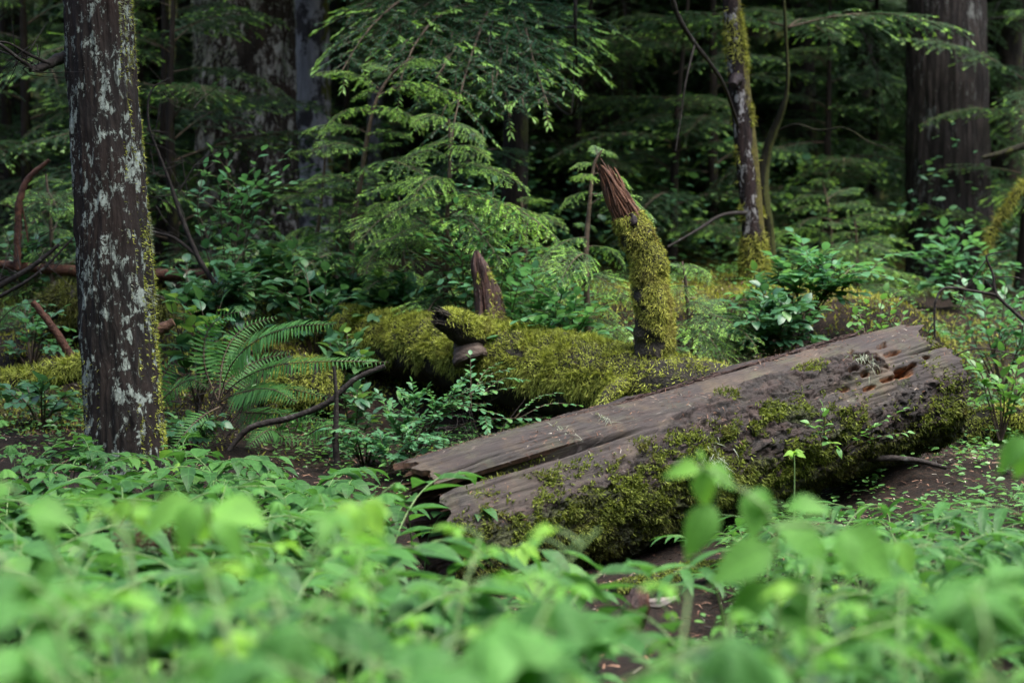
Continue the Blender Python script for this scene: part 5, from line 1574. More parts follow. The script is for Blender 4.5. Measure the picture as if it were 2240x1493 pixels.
cane_with('blurred drooping yellow green shoot before the broken log end', [(830, 1420), (800, 1240), (785, 1110)], 3.2, [(785, 1105, -60, 20, 110, .95), (790, 1105, 50, 60, 120, .98), (785, 1110, -10, 80, 120, .9), (795, 1100, 90, 30, 90, .9)])
cane_with('blurred yellow green tip left of the bright cluster', [(300, 1420), (290, 1200), (288, 1100)], 3.3, [(288, 1095, 25, 40, 100, .98), (288, 1098, -45, 40, 90, .95), (300, 1110, 60, 10, 80, .9)])
cane_with('large blurred pale leaves in the lower right corner', [(2180, 1480), (2160, 1350), (2140, 1290)], 2.5, [(2140, 1290, -120, 50, 220, .6), (2150, 1290, 90, 60, 220, .65), (2150, 1300, -20, 130, 220, .6), (2160, 1280, 60, -50, 160, .7)], lobes=True, mat='lobed')
cane_with('large blurred leaf pair sticking in at the right edge', [(2330, 1400), (2290, 1150), (2255, 970)], 3.2, [(2250, 960, -70, 50, 130, .6), (2260, 970, 30, 80, 130, .5), (2255, 965, -40, 110, 120, .6)])
cane_with('yellow green leaf hanging among narrow leaved plants at right', [(1990, 1400), (1985, 1290), (1960, 1190)], 4.0, [(1960, 1185, 35, 60, 100, 1.0), (1965, 1190, -50, 40, 90, .8)])

# ---------------------------------------------------------------- shrubs
def shrub(label, base_px, D, tips, kind='salal', size=.10, nl=9, group=None, twigs=2, cat='shrub', stem=.006, tint=0.0, seed=None, name=None):
    """stems from one base to tips (px, py, depth change); leaves in two ranks, side twigs on the longer stems"""
    rr = np.random.default_rng(int(base_px[0] * 7 + base_px[1]) if seed is None else seed)
    b = P(base_px[0], base_px[1], D)
    b[2] = min(b[2], float(gz(b[0], b[1])) + .02)
    t = thing(name or (kind + '_shrub'), label, cat, b, 0, group)
    st, lv = MB(), Leaves()
    tpl = {'salal': T_OVATE, 'huckle': T_OVAL, 'bright_shrub': T_OVATE}[kind]
    for (x, y, dd) in tips:
        e = P(x, y, D + dd)
        L = np.linalg.norm(e - b)
        mid = b + (e - b) * .5 + UP * L * rr.uniform(.10, .24) + rr.normal(0, .05, 3) * L
        s0 = b + rr.normal(0, .006, 3) * np.array([1, 1, 0])
        pts = resample([s0, mid, e + rr.normal(0, .01, 3)], np.zeros(3), 12)[0]
        stick(st, pts, [stem, stem * .3], 5, 14)
        two_ranked(lv, rr, pts, .42, nl, tpl, size, 55, .35, .4, tint + rr.normal(0, .06))
        for k_ in range(twigs):
            q = rr.uniform(.35, .85)
            p = np.array([np.interp(q, np.linspace(0, 1, 12), pts[:, c]) for c in range(3)])
            tg = nrm(e - b); sd = nrm(np.cross(tg, UP) + rr.normal(0, .3, 3)) * rr.choice([-1, 1])
            e2 = p + nrm(tg * .6 + sd * .8 + UP * rr.uniform(-.15, .35)) * L * rr.uniform(.28, .5)
            pt2 = resample([p, (p + e2) / 2 + UP * L * .05, e2], np.zeros(3), 8)[0]
            stick(st, pt2, [stem * .5, stem * .2], 4, 8)
            two_ranked(lv, rr, pt2, .15, max(4, int(nl * .7)), tpl, size * .92, 55, .35, .4, tint + rr.normal(0, .06))
    mb = MB(); lv.build(mb)
    obj('stem', st.mesh('shrub_stem', M['brownstem'], b), t)
    obj('foliage', mb.mesh('shrub_leaves', M[kind], b), t)
    return t
def fan(cx, cy, w_, h_, n, seed, dd=.35):
    q = np.random.default_rng(seed)
    return [(cx + (i + .5 - n / 2) / n * w_ + q.normal(0, w_ * .05), cy + h_ * (q.random() - .5) - h_ * .4 * math.cos((i + .5 - n / 2) / n * PI), q.uniform(-dd, dd * .4)) for i in range(n)]

G1 = 'glossy salal shrubs behind the mossy log'
shrub('dark glossy salal shrub straight behind the left half of the mossy log', (900, 700), 10.2, fan(900, 665, 230, 70, 15, 1), 'salal', .105, 10, G1, 3)
shrub('glossy salal shrub left of the short rotten stub, taller at the top', (780, 690), 10.5, fan(770, 625, 250, 100, 15, 2), 'salal', .10, 10, G1, 3)
shrub('salal shrub with yellow green young leaves in front of the thick brown trunk', (620, 660), 10.7, fan(610, 600, 260, 90, 13, 3), 'salal', .095, 10, G1, 3, tint=.14)
shrub('salal shrub just right of the lichen tree above the ferns', (470, 720), 10.0, fan(480, 635, 210, 110, 13, 4), 'salal', .095, 10, G1, 3, tint=.06)
shrub('low wet salal with large dark leaves between lichen tree and fern', (430, 830), 9.2, fan(420, 740, 130, 110, 9, 5), 'salal', .115, 6, G1, 1)
shrub('salal shrub on the upper end of the mossy log', (690, 740), 9.9, fan(670, 650, 180, 80, 9, 6, .2), 'salal', .095, 7, G1, 1, tint=.08)
shrub('low salal leaves hanging over the left end of the mossy log', (740, 800), 9.5, fan(760, 760, 130, 60, 7, 7, .2), 'salal', .09, 6, G1, 1, tint=.05)
shrub('salal shrub with round wet leaves under the curved dead branch', (770, 950), 8.8, fan(775, 900, 110, 70, 7, 8, .2), 'salal', .085, 6, G1, 1)
G2 = 'thin leaved shrubs behind the mossy log'
shrub('bright green thin leaved bush between the rotten stub and the upright branch', (1170, 760), 9.7, fan(1180, 665, 210, 120, 13, 9, .3), 'huckle', .078, 12, G2, 5, tint=.10)
shrub('thin leaved bush reaching right toward the foot of the upright branch', (1220, 780), 9.4, [(1270, 640, -.2), (1285, 690, -.3), (1240, 720, -.3), (1180, 700, -.3), (1290, 600, -.1), (1150, 720, -.2), (1220, 660, -.3)], 'huckle', .080, 12, G2, 4, tint=.14)
shrub('wet blue green bush whose flat sprays spread above the short rotten stub', (1040, 690), 9.9, [(960, 520, -.2), (1000, 500, -.1), (1060, 505, -.2), (1110, 520, -.2), (1180, 545, -.1), (940, 555, -.3), (1080, 400, 0), (1120, 560, -.3), (1010, 545, -.3)], 'huckle', .062, 12, G2, 5)
shrub('thin leaved bush with pale leaf sprays in front of the thick brown trunk', (520, 620), 10.4, [(440, 370, -.2), (500, 345, -.1), (560, 390, -.3), (590, 410, -.2), (480, 400, -.3), (610, 375, -.2)], 'huckle', .075, 10, G2, 3)
G3 = 'bushes on the mossy mound'
shrub('thin leaved bush spreading flat sprays to the right on the mossy mound', (1760, 720), 10.0, [(1690, 560, -.2), (1740, 530, -.1), (1800, 545, -.2), (1860, 590, -.3), (1910, 590, -.3), (1960, 610, -.3), (1720, 600, -.3), (1820, 620, -.3), (1880, 640, -.2), (1660, 600, -.1)], 'huckle', .085, 11, G3, 4, tint=.05)
shrub('glossy dark salal in front of the mossy mound, above the log', (1700, 800), 9.4, fan(1710, 715, 220, 100, 14, 10, .3), 'salal', .088, 9, G3, 3, tint=.04)
shrub('salal with yellow green shoots left on the mossy mound', (1660, 720), 10.0, [(1660, 590, 0), (1640, 630, -.2), (1690, 640, -.2), (1640, 690, -.3), (1720, 660, -.2)], 'bright_shrub', .075, 7, G3, 1)
shrub('small bright sprig poking up over the upper edge of the big log', (1895, 770), 9.0, [(1930, 640, 0), (1870, 690, -.1), (1960, 675, -.1), (1900, 660, -.1), (1985, 690, 0)], 'bright_shrub', .055, 8, G3, 1, tint=.05)
shrub('dim thin leaved bush before the furrowed trunk', (2090, 650), 12.6, [(2010, 560, -.2), (2060, 500, -.2), (2120, 490, -.2), (2180, 540, -.2), (2030, 620, -.3), (2150, 600, -.3), (2210, 580, -.2), (2090, 570, -.4)], 'huckle', .10, 9, 'dim bushes at the right edge', 3)
shrub('dim low bush under the dead twigs at the right edge', (2190, 790), 10.4, fan(2180, 690, 240, 110, 11, 12, .3), 'huckle', .07, 9, 'dim bushes at the right edge', 2)
shrub('bright leafy sprouts right of the far end of the big log', (2190, 900), 8.9, [(2120, 790, 0), (2140, 815, 0), (2190, 770, 0), (2220, 800, -.1), (2190, 850, -.1), (2240, 850, -.1)], 'bright_shrub', .075, 6, None, 1, tint=-.05)
shrub('dark small leaved bush left of the lichen tree', (70, 800), 9.6, fan(70, 730, 160, 90, 9, 13, .3), 'huckle', .06, 8, 'dim bushes at the left edge', 2)
shrub('dim salal left of the lichen tree at mid height', (60, 640), 10.6, fan(60, 560, 200, 80, 9, 14, .3), 'salal', .085, 7, 'dim bushes at the left edge', 2)
# the small leaved bush that leans across the dark gap
shrub('small round leaved huckleberry whose flat sprays lean over the dark gap', (900, 1010), 8.35, [(1180, 915, -.3), (1120, 860, -.3), (1060, 850, -.2), (1000, 850, -.2), (930, 850, -.1), (880, 880, -.1), (850, 900, -.1), (1010, 990, -.2), (830, 860, 0), (960, 900, -.3), (1090, 905, -.3), (1000, 870, -.3)], 'huckle', .040, 17, None, 4, stem=.004, tint=.05, name='huckleberry_bush')
shrub('lower huckleberry twigs above the broken log end', (850, 1030), 8.1, [(960, 960, -.1), (1000, 1000, -.1), (910, 970, -.1), (830, 960, 0), (950, 1010, 0), (880, 1000, -.1)], 'huckle', .034, 16, None, 5, stem=.003, name='huckleberry_bush')
G4 = 'sprigs growing along the big log'
def onlog(px, py):  # depth of the log's skin at a picture point
    q = to_px(lv); vis = (ph > -5) & (ph < 165)
    d = np.where(vis, (q[..., 0] - px) ** 2 + (q[..., 1] - py) ** 2, 1e9)
    i = np.unravel_index(np.argmin(d), d.shape)
    return float((RL @ lv[i] + LA - CAMP) @ FWD)
def log_sprig(label, base_px, tips, size, tint=.1, n=6):
    D = onlog(*base_px) - .01
    rr = np.random.default_rng(abs(int(base_px[0])) + 1)
    b = P(*base_px, D)
    t = thing('log_sprig', label, 'plant', b, 0, G4)
    st, lv_ = MB(), Leaves()
    for (x, y) in tips:
        e = P(x, y, D - .10)
        pts = resample([b, (b + e) / 2 + np.array([0, -.04, .02]), e], np.zeros(3), 9)[0]
        stick(st, pts, [.0028, .0012], 5, 10)
        two_ranked(lv_, rr, pts, .35, n, T_OVATE, size, 55, .3, .3, tint)
    mb = MB(); lv_.build(mb)
    obj('stem', st.mesh('sprig_stem', M['brownstem'], b), t); obj('foliage', mb.mesh('sprig_leaves', M['bright_shrub'], b), t)
log_sprig('leafy sprig standing out from the middle of the log flank', (1800, 970), [(1800, 890), (1770, 925), (1835, 985)], .045, .1, 6)
log_sprig('thin twiggy sprig with small leaves near the far end of the log flank', (1845, 985), [(1915, 930), (1975, 895), (1985, 945)], .040, .0, 6)
log_sprig('tiny sprout at the foot of the far log end', (1960, 1005), [(2000, 960), (1985, 985)], .032, .0, 5)
cane_with('bright yellow green rosette of leaves below the log flank', [(1738, 1030), (1737, 995)], 7.15, [(1737, 990, -30, -8, 34, 1.0), (1737, 990, 34, 6, 36, .98), (1737, 990, 10, -14, 28, 1.0), (1737, 990, 22, -12, 28, .95), (1737, 992, -16, 10, 28, .95)])

# ---------------------------------------------------------------- ferns
T_PINNA = [(lambda L: (L[0] + np.stack([.16 * L[0][:, 1] ** 2, 0 * L[0][:, 1], 0 * L[0][:, 1]], -1), L[1], L[2]))(tpl_leaf(6, .17, .15, .2, .10, 1.0)), tpl_leaf(6, .16, .15, .2, .2, 1.0)]
def fern(label, base_px, D, fronds, group='sword ferns', wid=.10):
    b = P(*base_px, D)
    rr = np.random.default_rng(abs(int(base_px[0])) + 1)
    t = thing('sword_fern', label, 'fern', b, 0, group)
    for fr in fronds:
        pts = [b] + [P(x, y, D + dd) for x, y, dd in fr['p']]
        ln = sum(np.linalg.norm(np.diff(np.array(pts), axis=0), axis=1))
        n = int(ln / .0185)
        c, _, s = resample(pts, np.zeros(len(pts)), n + 2)
        tg = nrm(np.gradient(c, axis=0))
        face = nrm(np.array(fr.get('n', (0, -.75, .66)), float))
        sd = nrm(np.cross(tg, face)); up = nrm(np.cross(sd, tg))
        q = s / s[-1]
        W = fr.get('w', wid) * np.clip(np.minimum((q - fr.get('bare', .12)) * 6, 1), 0, 1) * np.minimum(1, 1.25 * (1 - q) ** .62 + .06)
        st = MB(); stick(st, c[::2], [.0035, .001], 5, len(c) // 2)
        mb = MB()
        mb.v += st.v; mb.a += st.a; mb.n = st.n
        mb.f += [(f, 1, True) for f, _, _ in st.f]
        ok = W > .004
        for sg in (-1, 1):
            d = nrm(sd * sg + tg * (.28 + .35 * q)[:, None] - UP * fr.get('droop', .22) + rr.normal(0, .05, c.shape))
            stamp(mb, T_PINNA[0 if sg > 0 else 1], basis(d[ok], nrm(up + rr.normal(0, .12, c.shape))[ok]), c[ok], (W * rr.uniform(.9, 1.08, len(W)))[ok], (rr.random(len(W)) * .5 + fr.get('tint', .2))[ok])  # random tone plus a per-frond offset along the colour ramp
        obj('frond', mb.mesh('frond', [M['fern'], M['brownstem']], b), t)
    return t
fern('large sword fern with arching fronds between the lichen tree and the mossy log', (478, 880), 8.75, [
    dict(p=[(505, 800, -.1), (560, 745, -.25), (640, 715, -.4), (735, 708, -.5)], w=.115, tint=.35),
    dict(p=[(520, 835, -.1), (600, 800, -.3), (720, 790, -.45), (850, 792, -.5)], w=.085, tint=.35),
    dict(p=[(448, 800, 0), (452, 730, 0), (490, 690, -.05), (545, 680, -.1)], w=.075, tint=.25, n=(.5, -.7, .4)),
    dict(p=[(520, 860, -.15), (590, 850, -.35), (650, 880, -.5)], w=.11, tint=.15),
    dict(p=[(530, 870, -.1), (620, 850, -.3), (720, 870, -.4)], w=.085, tint=0),
    dict(p=[(530, 900, -.1), (620, 905, -.3), (720, 920, -.4)], w=.075, tint=0),
    dict(p=[(530, 920, -.1), (600, 950, -.3), (740, 968, -.4)], w=.065, tint=.15),
    dict(p=[(500, 830, .1), (560, 790, .2), (640, 770, .2)], w=.09, tint=0),
    dict(p=[(490, 780, .1), (530, 720, .2), (610, 690, .25)], w=.085, tint=.05),
])
fern('small pale fern frond pair at the right foot of the lichen tree', (480, 890), 8.45, [dict(p=[(450, 905, -.05), (415, 935, -.15), (375, 985, -.25)], w=.075, tint=.05, n=(.2, -.8, .55)), dict(p=[(460, 930, 0), (440, 970, -.1), (420, 1000, -.15)], w=.06, tint=0)])
fern('small dark fern at the left edge below the mossy branch', (5, 850), 8.9, [dict(p=[(35, 850, -.1), (60, 875, -.2), (72, 915, -.3)], w=.07, tint=0), dict(p=[(-20, 870, -.1), (-40, 900, -.2)], w=.06, tint=0)])
fern('thin fern frond left of the lichen tree above the red stick', (-20, 740), 9.4, [dict(p=[(10, 690, -.1), (50, 665, -.2), (100, 668, -.3)], w=.055, tint=.2), dict(p=[(-50, 700, -.1), (-80, 680, -.2)], w=.05)])

fern('sword fern half hidden at the left foot of the small mossy lump', (330, 900), 9.0, [dict(p=[(380, 850, -.1), (420, 830, -.2), (455, 850, -.3)], w=.08), dict(p=[(300, 850, -.1), (270, 860, -.2), (240, 890, -.3)], w=.08), dict(p=[(345, 850, 0), (370, 800, 0), (410, 780, 0)], w=.08)])
fern('dark sword fern behind the curved dead branch', (640, 980), 8.5, [dict(p=[(690, 940, -.1), (740, 930, -.2), (800, 950, -.3)], w=.07, tint=0), dict(p=[(600, 940, -.1), (570, 950, -.2), (540, 980, -.3)], w=.07, tint=0), dict(p=[(650, 930, 0), (670, 900, -.1), (710, 890, -.2)], w=.07, tint=0), dict(p=[(630, 930, 0), (610, 900, -.1), (590, 890, -.2)], w=.07, tint=0)])
shrub('low salal on the dark bank left of the lichen tree', (90, 940), 8.7, fan(90, 880, 180, 70, 9, 31, .3), 'salal', .08, 7, 'dim bushes at the left edge', 1)
shrub('low salal on the dark bank right of the lichen tree', (420, 990), 8.5, fan(420, 950, 150, 60, 8, 32, .3), 'salal', .07, 7, None, 1)
shrub('low thin leaved bush between the dead stake and the log end', (800, 1030), 8.4, fan(790, 985, 160, 60, 9, 33, .3), 'huckle', .05, 9, None, 2)
shrub('small leafy bush under the arching twig behind the far log end', (2215, 950), 9.3, fan(2215, 880, 110, 80, 7, 34, .1), 'bright_shrub', .055, 7, None, 2, tint=-.05)
# ---------------------------------------------------------------- dead wood
def deadwood(name, label, segs, mat, cat='branch', group=None, rough=.3, n=8, mossy=None):
    b = np.array(segs[0][0][0], float)
    t = thing(name, label, cat, b, 0, group)
    mb = MB()
    for pts, rad in segs: stick(mb, pts, rad, n, max(8, 8 * len(pts)), rough=rough)
    o = obj('wood', mb.mesh('dead_wood', mat, b), t)
    if mossy:
        cnt, mat_, ln, thr = mossy
        m2 = MB()
        v, nn, s, th = tube(segs[0][0], segs[0][1] if len(segs[0][1]) == len(segs[0][0]) else np.interp(np.linspace(0, 1, len(segs[0][0])), np.linspace(0, 1, len(segs[0][1])), segs[0][1]), 60, 24)
        pos, nor = sample_grid(v, nn, sstep(thr, thr + .4, nn[..., 2]) * sstep(.3, .5, fbm(v * 8, 3, 150) + .1) + 1e-9, cnt)
        moss_strands(m2, pos, nor, ln, .005, .6, .4, .7)
        obj('moss', m2.mesh('wood_moss', mat_, b), t)
    return t
PP = lambda L, D=None: [P(*q) if len(q) == 3 else P(*q, D) for q in L]
deadwood('dead_branch', 'curved dark dead branch with an orange broken tip rising from the ferns', [(PP([(500, 985), (548, 935), (640, 912), (720, 878), (775, 830), (842, 800)], 8.2), [.009, .013, .0125, .012, .011, .010])], M['twig'])
deadwood('dead_stake', 'short upright grey dead stick under the curved branch', [(PP([(738, 1020), (734, 960), (736, 870), (730, 800)], 8.15), [.017, .013, .009, .006])], M['twig'])
deadwood('red_pole', 'long reddish fallen pole lying behind the lichen tree', [(PP([(-40, 575, 10.4), (150, 592, 10.4), (300, 600, 10.4), (452, 600, 10.4)]), [.022, .030, .032, .030])], M['redwood'], 'pole')
deadwood('red_stick', 'leaning red brown stick left of the lichen tree', [(PP([(158, 782), (115, 715), (72, 660)], 9.0), [.020, .018, .015])], M['redwood'], 'stick')
deadwood('bent_sapling', 'bent bare reddish stem at the left edge', [(PP([(38, 590), (40, 470), (44, 435), (62, 390), (108, 350)], 10.0), [.018, .020, .018, .014, .010]), (PP([(44, 435), (52, 470), (62, 530)], 10.0), [.007, .004])], M['redwood'], 'stem')
deadwood('wood_shard', 'short split piece of red wood right behind the lichen tree', [(PP([(300, 745), (345, 722), (380, 704)], 8.8), [.030, .026, .020])], M['shard'], 'wood piece')
deadwood('mossy_branch', 'short thick branch wrapped in bright moss left of the lichen tree', [(PP([(-60, 845), (30, 838), (110, 822), (200, 795)], 8.9), [.055, .060, .060, .05])], M['mosslog'], mossy=(5200, M['moss'], (.014, .05), -.6))
deadwood('mossy_hummock', 'rounded mossy wood lump left behind the lichen tree', [(PP([(60, 690), (140, 680), (230, 690)], 9.9), [.06, .14, .07])], M['mosslog'], 'stump', mossy=(5000, M['moss_dark'], (.02, .06), -.5))
deadwood('mossy_hummock', 'small mossy lump just right of the lichen tree', [(PP([(310, 740), (345, 690), (360, 650)], 9.6), [.07, .085, .05])], M['mosslog'], 'stump', mossy=(3000, M['moss_dark'], (.02, .06), -.5))
deadwood('mossy_boulder', 'dim mossy lump below the fern fronds', [(PP([(600, 900), (670, 850), (740, 870)], 9.4), [.10, .16, .10])], M['mosslog'], 'stump', mossy=(5200, M['moss'], (.014, .04), -.4))
deadwood('mossy_log', 'far mossy log lying right behind the end of the big log', [(PP([(2105, 945, 9.1), (2170, 935, 9.1), (2300, 915, 9.0), (2500, 900, 9.0)]), [.085, .095, .10, .10])], M['mosslog'], 'log', mossy=(7000, M['moss'], (.012, .035), -.7))
deadwood('mossy_stick', 'thin mossy stick on the ground in front of the big log', [(PP([(1340, 1292, 6.15), (1420, 1272, 6.25), (1500, 1250, 6.35), (1590, 1238, 6.4)]), [.022, .026, .026, .02])], M['mosslog'], mossy=(2600, M['moss_green'], (.008, .02), -.3))
deadwood('mossy_limb', 'yellow mossy bent limb at the right edge by the furrowed trunk', [(PP([(2270, 380), (2230, 420), (2195, 470), (2170, 510), (2150, 600)], 13.0), [.026, .028, .026, .02, .014])], M['bark_mossy'], 'branch', mossy=(1300, M['moss_gold'], (.03, .08), -.6))
deadwood('mossy_limb', 'thin mossy limb crossing at the right edge above the bent one', [(PP([(2150, 345), (2190, 335), (2240, 320), (2320, 300)], 13.4), [.014, .02, .025, .03])], M['bark_mossy'], 'branch')
tw = [(PP([(2300, 745), (2240, 700), (2200, 665), (2178, 640), (2172, 600), (2158, 565), (2166, 556), (2208, 548)], 8.9), [.011, .009, .008, .008, .006, .005, .004, .002]),
      (PP([(2178, 645), (2120, 635), (2068, 630), (2048, 655), (2044, 700), (2046, 760)], 8.9), [.008, .007, .006, .005, .003]),
      (PP([(2158, 568), (2120, 620), (2105, 660), (2080, 720)], 8.95), [.003, .001]), (PP([(2172, 606), (2220, 606), (2250, 618)], 8.9), [.003, .0015]),
      (PP([(2046, 700), (2020, 745), (1998, 790)], 8.85), [.003, .001]), (PP([(2046, 720), (2046, 770), (2060, 800)], 8.85), [.003, .001]), (PP([(2178, 640), (2150, 610), (2118, 625)], 8.95), [.003, .001])]
deadwood('dead_twigs', 'bare forked twig bending over the far end of the big log', tw, M['twig'], 'twig', n=6)
deadwood('dead_twigs', 'arching bare twig right behind the holes of the big log', [(PP([(2070, 790), (2110, 768), (2160, 762), (2240, 780)], 8.8), [.004, .002]), (PP([(2072, 800), (2110, 830), (2160, 850)], 8.8), [.004, .002])], M['twig'], 'twig', n=5)
tw = [(PP([(470, 620), (432, 560), (395, 470), (372, 400), (345, 330), (325, 270), (330, 200), (372, 170)], 9.7), [.014, .013, .011, .009, .007, .006, .005, .003]),
      (PP([(432, 560), (380, 520), (330, 505), (290, 480)], 9.7), [.010, .006]), (PP([(395, 470), (360, 440), (300, 420)], 9.7), [.005, .002]), (PP([(390, 420), (440, 350), (520, 325)], 9.7), [.004, .002]), (PP([(340, 320), (300, 310), (250, 330)], 9.7), [.004, .002])]
for i in range(16):
    a = P(rng.uniform(320, 440), rng.uniform(200, 540), 9.7)
    tw.append(([a, a + rng.normal(0, .07, 3), a + rng.normal(0, .16, 3)], [.003, .001]))
deadwood('dead_sapling', 'leaning dead sapling with bare lichen flecked twigs right of the lichen tree', tw, M['twig'], 'sapling', n=6)
tw = [(PP([(-20, 635), (60, 590), (130, 535)], 9.2), [.016, .009]), (PP([(-20, 660), (80, 600), (160, 520)], 9.3), [.012, .005])]
for i in range(10):
    a = P(rng.uniform(0, 140), rng.uniform(520, 630), 9.2); tw.append(([a, a + rng.normal(0, .06, 3), a + rng.normal(0, .12, 3)], [.003, .001]))
deadwood('dead_branch', 'dark pair of dead branches slanting up at the left edge', tw, M['twig'], n=6)
deadwood('dead_branch', 'thin dark fallen branch on the soil below the far log end', [(PP([(1790, 1042), (1850, 1012), (1920, 1002), (2000, 1006), (2070, 1022)], 7.65), [.010, .014, .012, .008])], M['twig'])
tw = []
for i in range(70):
    a = P(rng.uniform(380, 560), rng.uniform(850, 1000), 8.7); tw.append(([a, a + rng.normal(0, .05, 3), a + rng.normal(0, .13, 3) - [0, 0, .04]], [.0022, .001]))
deadwood('dead_brush', 'heap of thin dead twigs under the large sword fern', tw, M['twig'], 'brush', n=4, rough=0)
tw = []
for i in range(60):
    a = P(rng.uniform(860, 1080), rng.uniform(900, 1030), 8.6); tw.append(([a, a + rng.normal(0, .04, 3), a + rng.normal(0, .12, 3) - [0, 0, .03]], [.0022, .001]))
deadwood('dead_brush', 'tangle of thin dead twigs in the gap under the mossy log', tw, M['twig'], 'brush', n=4, rough=0)
tw = []
for i in range(60):
    a = P(rng.uniform(230, 380), rng.uniform(1130, 1230), 5.0) - np.array([0, 0, .03]); tw.append(([a, a + rng.normal(0, .04, 3) + [.05, 0, .02], a + rng.normal(0, .06, 3) + [.12, 0, -.03]], [.002, .001]))
deadwood('dead_brush', 'dry brown twig bundle lying in the leaf carpet at left', tw, M['redwood'], 'brush', n=4, rough=0)
for lab, px, py, D, w_, h_, m_ in (('dark upright wood chunk in the gap before the mossy log flank', 1205, 1300, 5.6, .028, .075, 'rotten'), ('dark round topped wood chunk beside the white one', 1395, 1325, 5.5, .035, .07, 'rotten'), ('flat white weathered wood chip on the soil', 1442, 1318, 5.55, .05, .018, 'chip')):
    if m_ == 'chip' and 'chip' not in M: M['chip'] = plain_mat('white_wood', (.10, .085, .075), (.24, .22, .20), 60, .85)
    c = P(px, py, D)
    t = thing('wood_chunk', lab, 'wood piece', c)
    mb = MB()
    v, nn, s, th = tube([c - np.array([w_ * .6, 0, h_]), c + np.array([0, 0, 0]), c + np.array([w_ * .3, .01, h_ * .8])] if m_ != 'chip' else [c - np.array([.05, 0, 0]), c, c + np.array([.05, .01, .012])], [w_, w_ * 1.0, w_ * .5] if m_ != 'chip' else [.007, .014, .005], 24, 18, ridged(160 + px % 7, .7))
    mb.add(v, grid_faces(24, 18, True)); cap(mb, v[0][::-1]); cap(mb, v[-1])
    obj('wood', mb.mesh('chunk', M[m_], c), t)

# ---------------------------------------------------------------- small uncountable ground growth
def scatter_ground(n, x0, x1, y0, y1, r, fn=None):
    x = r.uniform(x0, x1, n); y = r.uniform(y0, y1, n)
    if fn is not None:
        k_ = fn(x, y) > r.random(n); x, y = x[k_], y[k_]
    return np.stack([x, y, gz(x, y)], -1)
r = np.random.default_rng(88)
mb = MB()
def cov_mask(x, y):
    px = PW / 2 + x / y * F
    dens = fbm(np.stack([x * 2.2, y * 2.2, 0 * x], -1), 3, 170)
    a = np.clip(sstep(.34, .48, dens) + .25, 0, 1) * (px > 1600) * (y > 5.2) * (y < 9) * ~((px < 2110) & (y > 7.75))
    b = .75 * sstep(.42, .6, dens) * (y < 6.2) * ~((px > 1130) & (px < 1560) & (y > 3.9))
    c = .75 * sstep(.40, .55, dens) * (y > 7.4)
    return np.maximum(np.maximum(a, b), c)
base = scatter_ground(17000, -3.2, 4.2, 1.7, 13.0, r, cov_mask)
N = len(base)
for j in range(6):
    a = r.uniform(0, 2 * PI, N) + j
    d = np.stack([np.sin(a), np.cos(a), r.uniform(.0, .5, N)], -1)
    hgt = r.uniform(.01, .08, N)
    pos = base + np.stack([0 * a, 0 * a, hgt], -1) + d * r.uniform(0, .03, N)[:, None]
    stamp(mb, T_OVAL[j % 2], basis(nrm(d), nrm(UP + r.normal(0, .25, (N, 3)))), pos, r.uniform(.014, .036, N), r.random(N))
tag(obj('ground_cover', mb.mesh('ground_cover', M['cover'])), 'low small leaved ground cover creeping over the forest floor', 'ground cover', kind='stuff')
# litter: needles, chips and fallen leaves
mb = MB()
pos = scatter_ground(44000, -3.5, 4.5, 3.5, 12, r, lambda x, y: .35 + .65 * sstep(.4, .6, fbm(np.stack([x, y, 0 * x], -1) * 1.5, 3, 180)))
N = len(pos); a = r.uniform(0, 2 * PI, N)
d = nrm(np.stack([np.sin(a), np.cos(a), r.normal(.02, .2, N)], -1))
Ls = r.uniform(.012, .05, N)
stamp(mb, TPL_BLADE, basis(d, nrm(UP + r.normal(0, .4, (N, 3)))), pos + UP * .006, np.stack([r.uniform(.0015, .008, N), Ls, Ls], -1), r.random(N))
kk = NT('forest_litter'); _, _, rr3 = kk.attr()
pp = kk.n('ShaderNodeBsdfPrincipled', {'Base Color': kk.ramp(rr3, [(0, (.025, .012, .008)), (.45, (.10, .045, .025)), (.75, (.20, .105, .06)), (.93, (.22, .20, .16)), (1, (.45, .42, .36))]), 'Roughness': .7})
kk.t.links.new(pp.outputs[0], kk.out.inputs[0])
tag(obj('forest_litter', mb.mesh('forest_litter', kk.m)), 'brown needles, chips and bits of bark strewn on the soil', 'litter', kind='stuff')
# dim low growth on the slope deep in the wood
mbf = MB()
pf = np.concatenate([scatter_ground(46000, -8, 8, 13.5, 28, r), scatter_ground(40000, -14, 14, 26, 55, r)])
N = len(pf); a = r.uniform(0, 2 * PI, N)
d = nrm(np.stack([np.sin(a), np.cos(a), r.uniform(-.2, .6, N)], -1))
clump = fbm(np.stack([pf[:, 0] * 1.3, pf[:, 1] * 1.3, 0 * a], -1), 3, 195)
ok = clump > .42
pf = pf + UP * (r.random(N) * np.clip(clump - .38, 0, 1) * 3.2)[:, None]
stamp(mbf, T_OVAL[0], basis(d, nrm(UP + r.normal(0, .4, (N, 3))))[ok], pf[ok], (r.uniform(.03, .065, N) * (1 + pf[:, 1] / 50))[ok], r.random(N)[ok])
tag(obj('wood_undergrowth', mbf.mesh('wood_undergrowth', M['salal'])), 'dim low leafy growth covering the slope deep in the wood', 'undergrowth', kind='stuff')
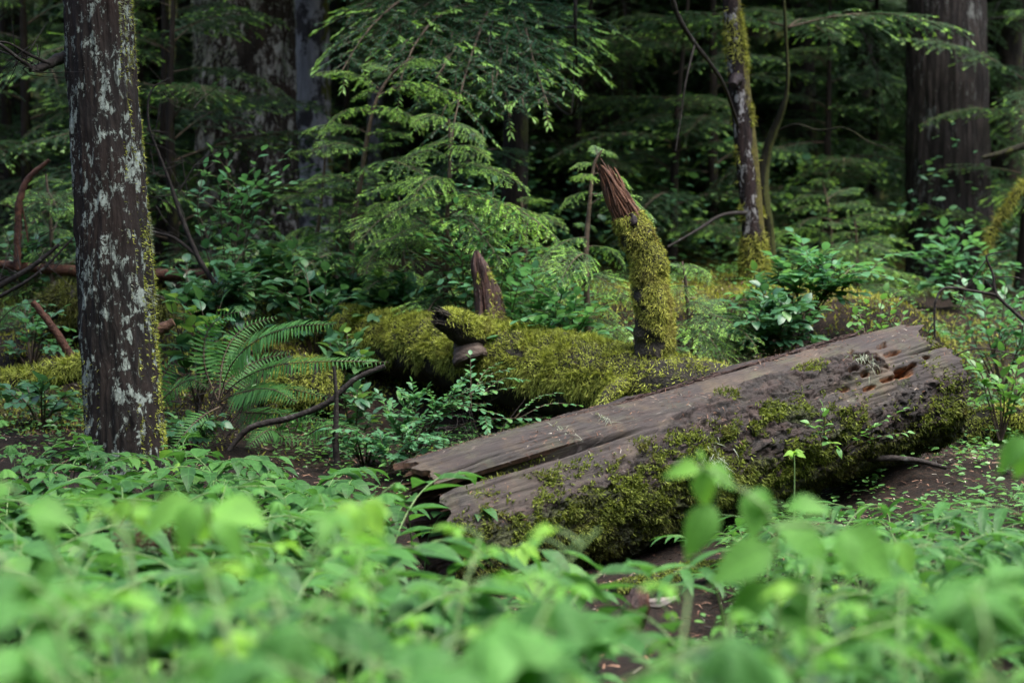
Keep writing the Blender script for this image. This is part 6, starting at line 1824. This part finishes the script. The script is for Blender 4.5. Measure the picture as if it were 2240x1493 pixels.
# debris fallen on the big log
mb = MB()
up_w = (lnor @ RL.T)[..., 2]
pos, nor = sample_grid(lv, lnor, np.clip(up_w - .25, 0, 1) * (ph > -25) * (ph < 80) * (.15 + sstep(.45, .6, fbm(cy0 * np.array([5, 9, 9]), 3, 190))) * (1 - holes), 1500, r)
qs = np.stack([np.gradient(topv, axis=0), np.gradient(topv, axis=1)])
p2, n2 = sample_grid(topv, nrm(np.cross(qs[1], qs[0])), .1 + sstep(.5, .62, fbm(cs_ * np.array([5, 9, 9]), 3, 191)) + 3.0 * np.exp(-((sp_ + 9) / 4) ** 2) + 0 * st_, 750, r)
n2 = np.where((n2[:, 2] < 0)[:, None], -n2, n2)
pos = np.concatenate([pos, p2]) @ RL.T + LA; nor = np.concatenate([nor, n2]) @ RL.T
N = len(pos); d = r.normal(size=(N, 3)); d = nrm(d - (d * nor).sum(-1, keepdims=True) * nor + nor * r.normal(.05, .12, (N, 1)))
Ls = r.uniform(.005, .026, N)
stamp(mb, TPL_BLADE, basis(d, nrm(nor + r.normal(0, .3, (N, 3)))), pos + nor * .002, np.stack([r.uniform(.001, .004, N), Ls, Ls], -1), r.random(N) ** 1.6)
tag(obj('log_debris', mb.mesh('log_debris', kk.m)), 'fallen needles and bark crumbs lying on top of the big log', 'litter', kind='stuff')
# moss carpet on the mound and banks
mb = MB()
def moss_mask(x, y):
    q = np.maximum(np.exp(-(((x - P(1740, 0, 10.8)[0]) / 1.35) ** 2 + ((y - 10.9) / .95) ** 2)), .9 * np.exp(-(((x + 2.0) / .7) ** 2 + ((y - 9.6) / .8) ** 2)))
    return np.clip(q * 1.6 + .8 * (fbm(np.stack([x, y, 0 * x], -1) * .8, 3, 3) > .56) * (y > 8.6), 0, 1)
pos = scatter_ground(120000, -3.6, 4.6, 8.4, 13.5, r, moss_mask)
moss_strands(mb, pos, np.repeat(UP[None], len(pos), 0), (.012, .045), .008, .8, -.1, .9, r=r)
tag(obj('moss_carpet', mb.mesh('moss_carpet', M['moss_gold'])), 'golden green moss carpet over the mound and banks behind the logs', 'moss', kind='stuff')
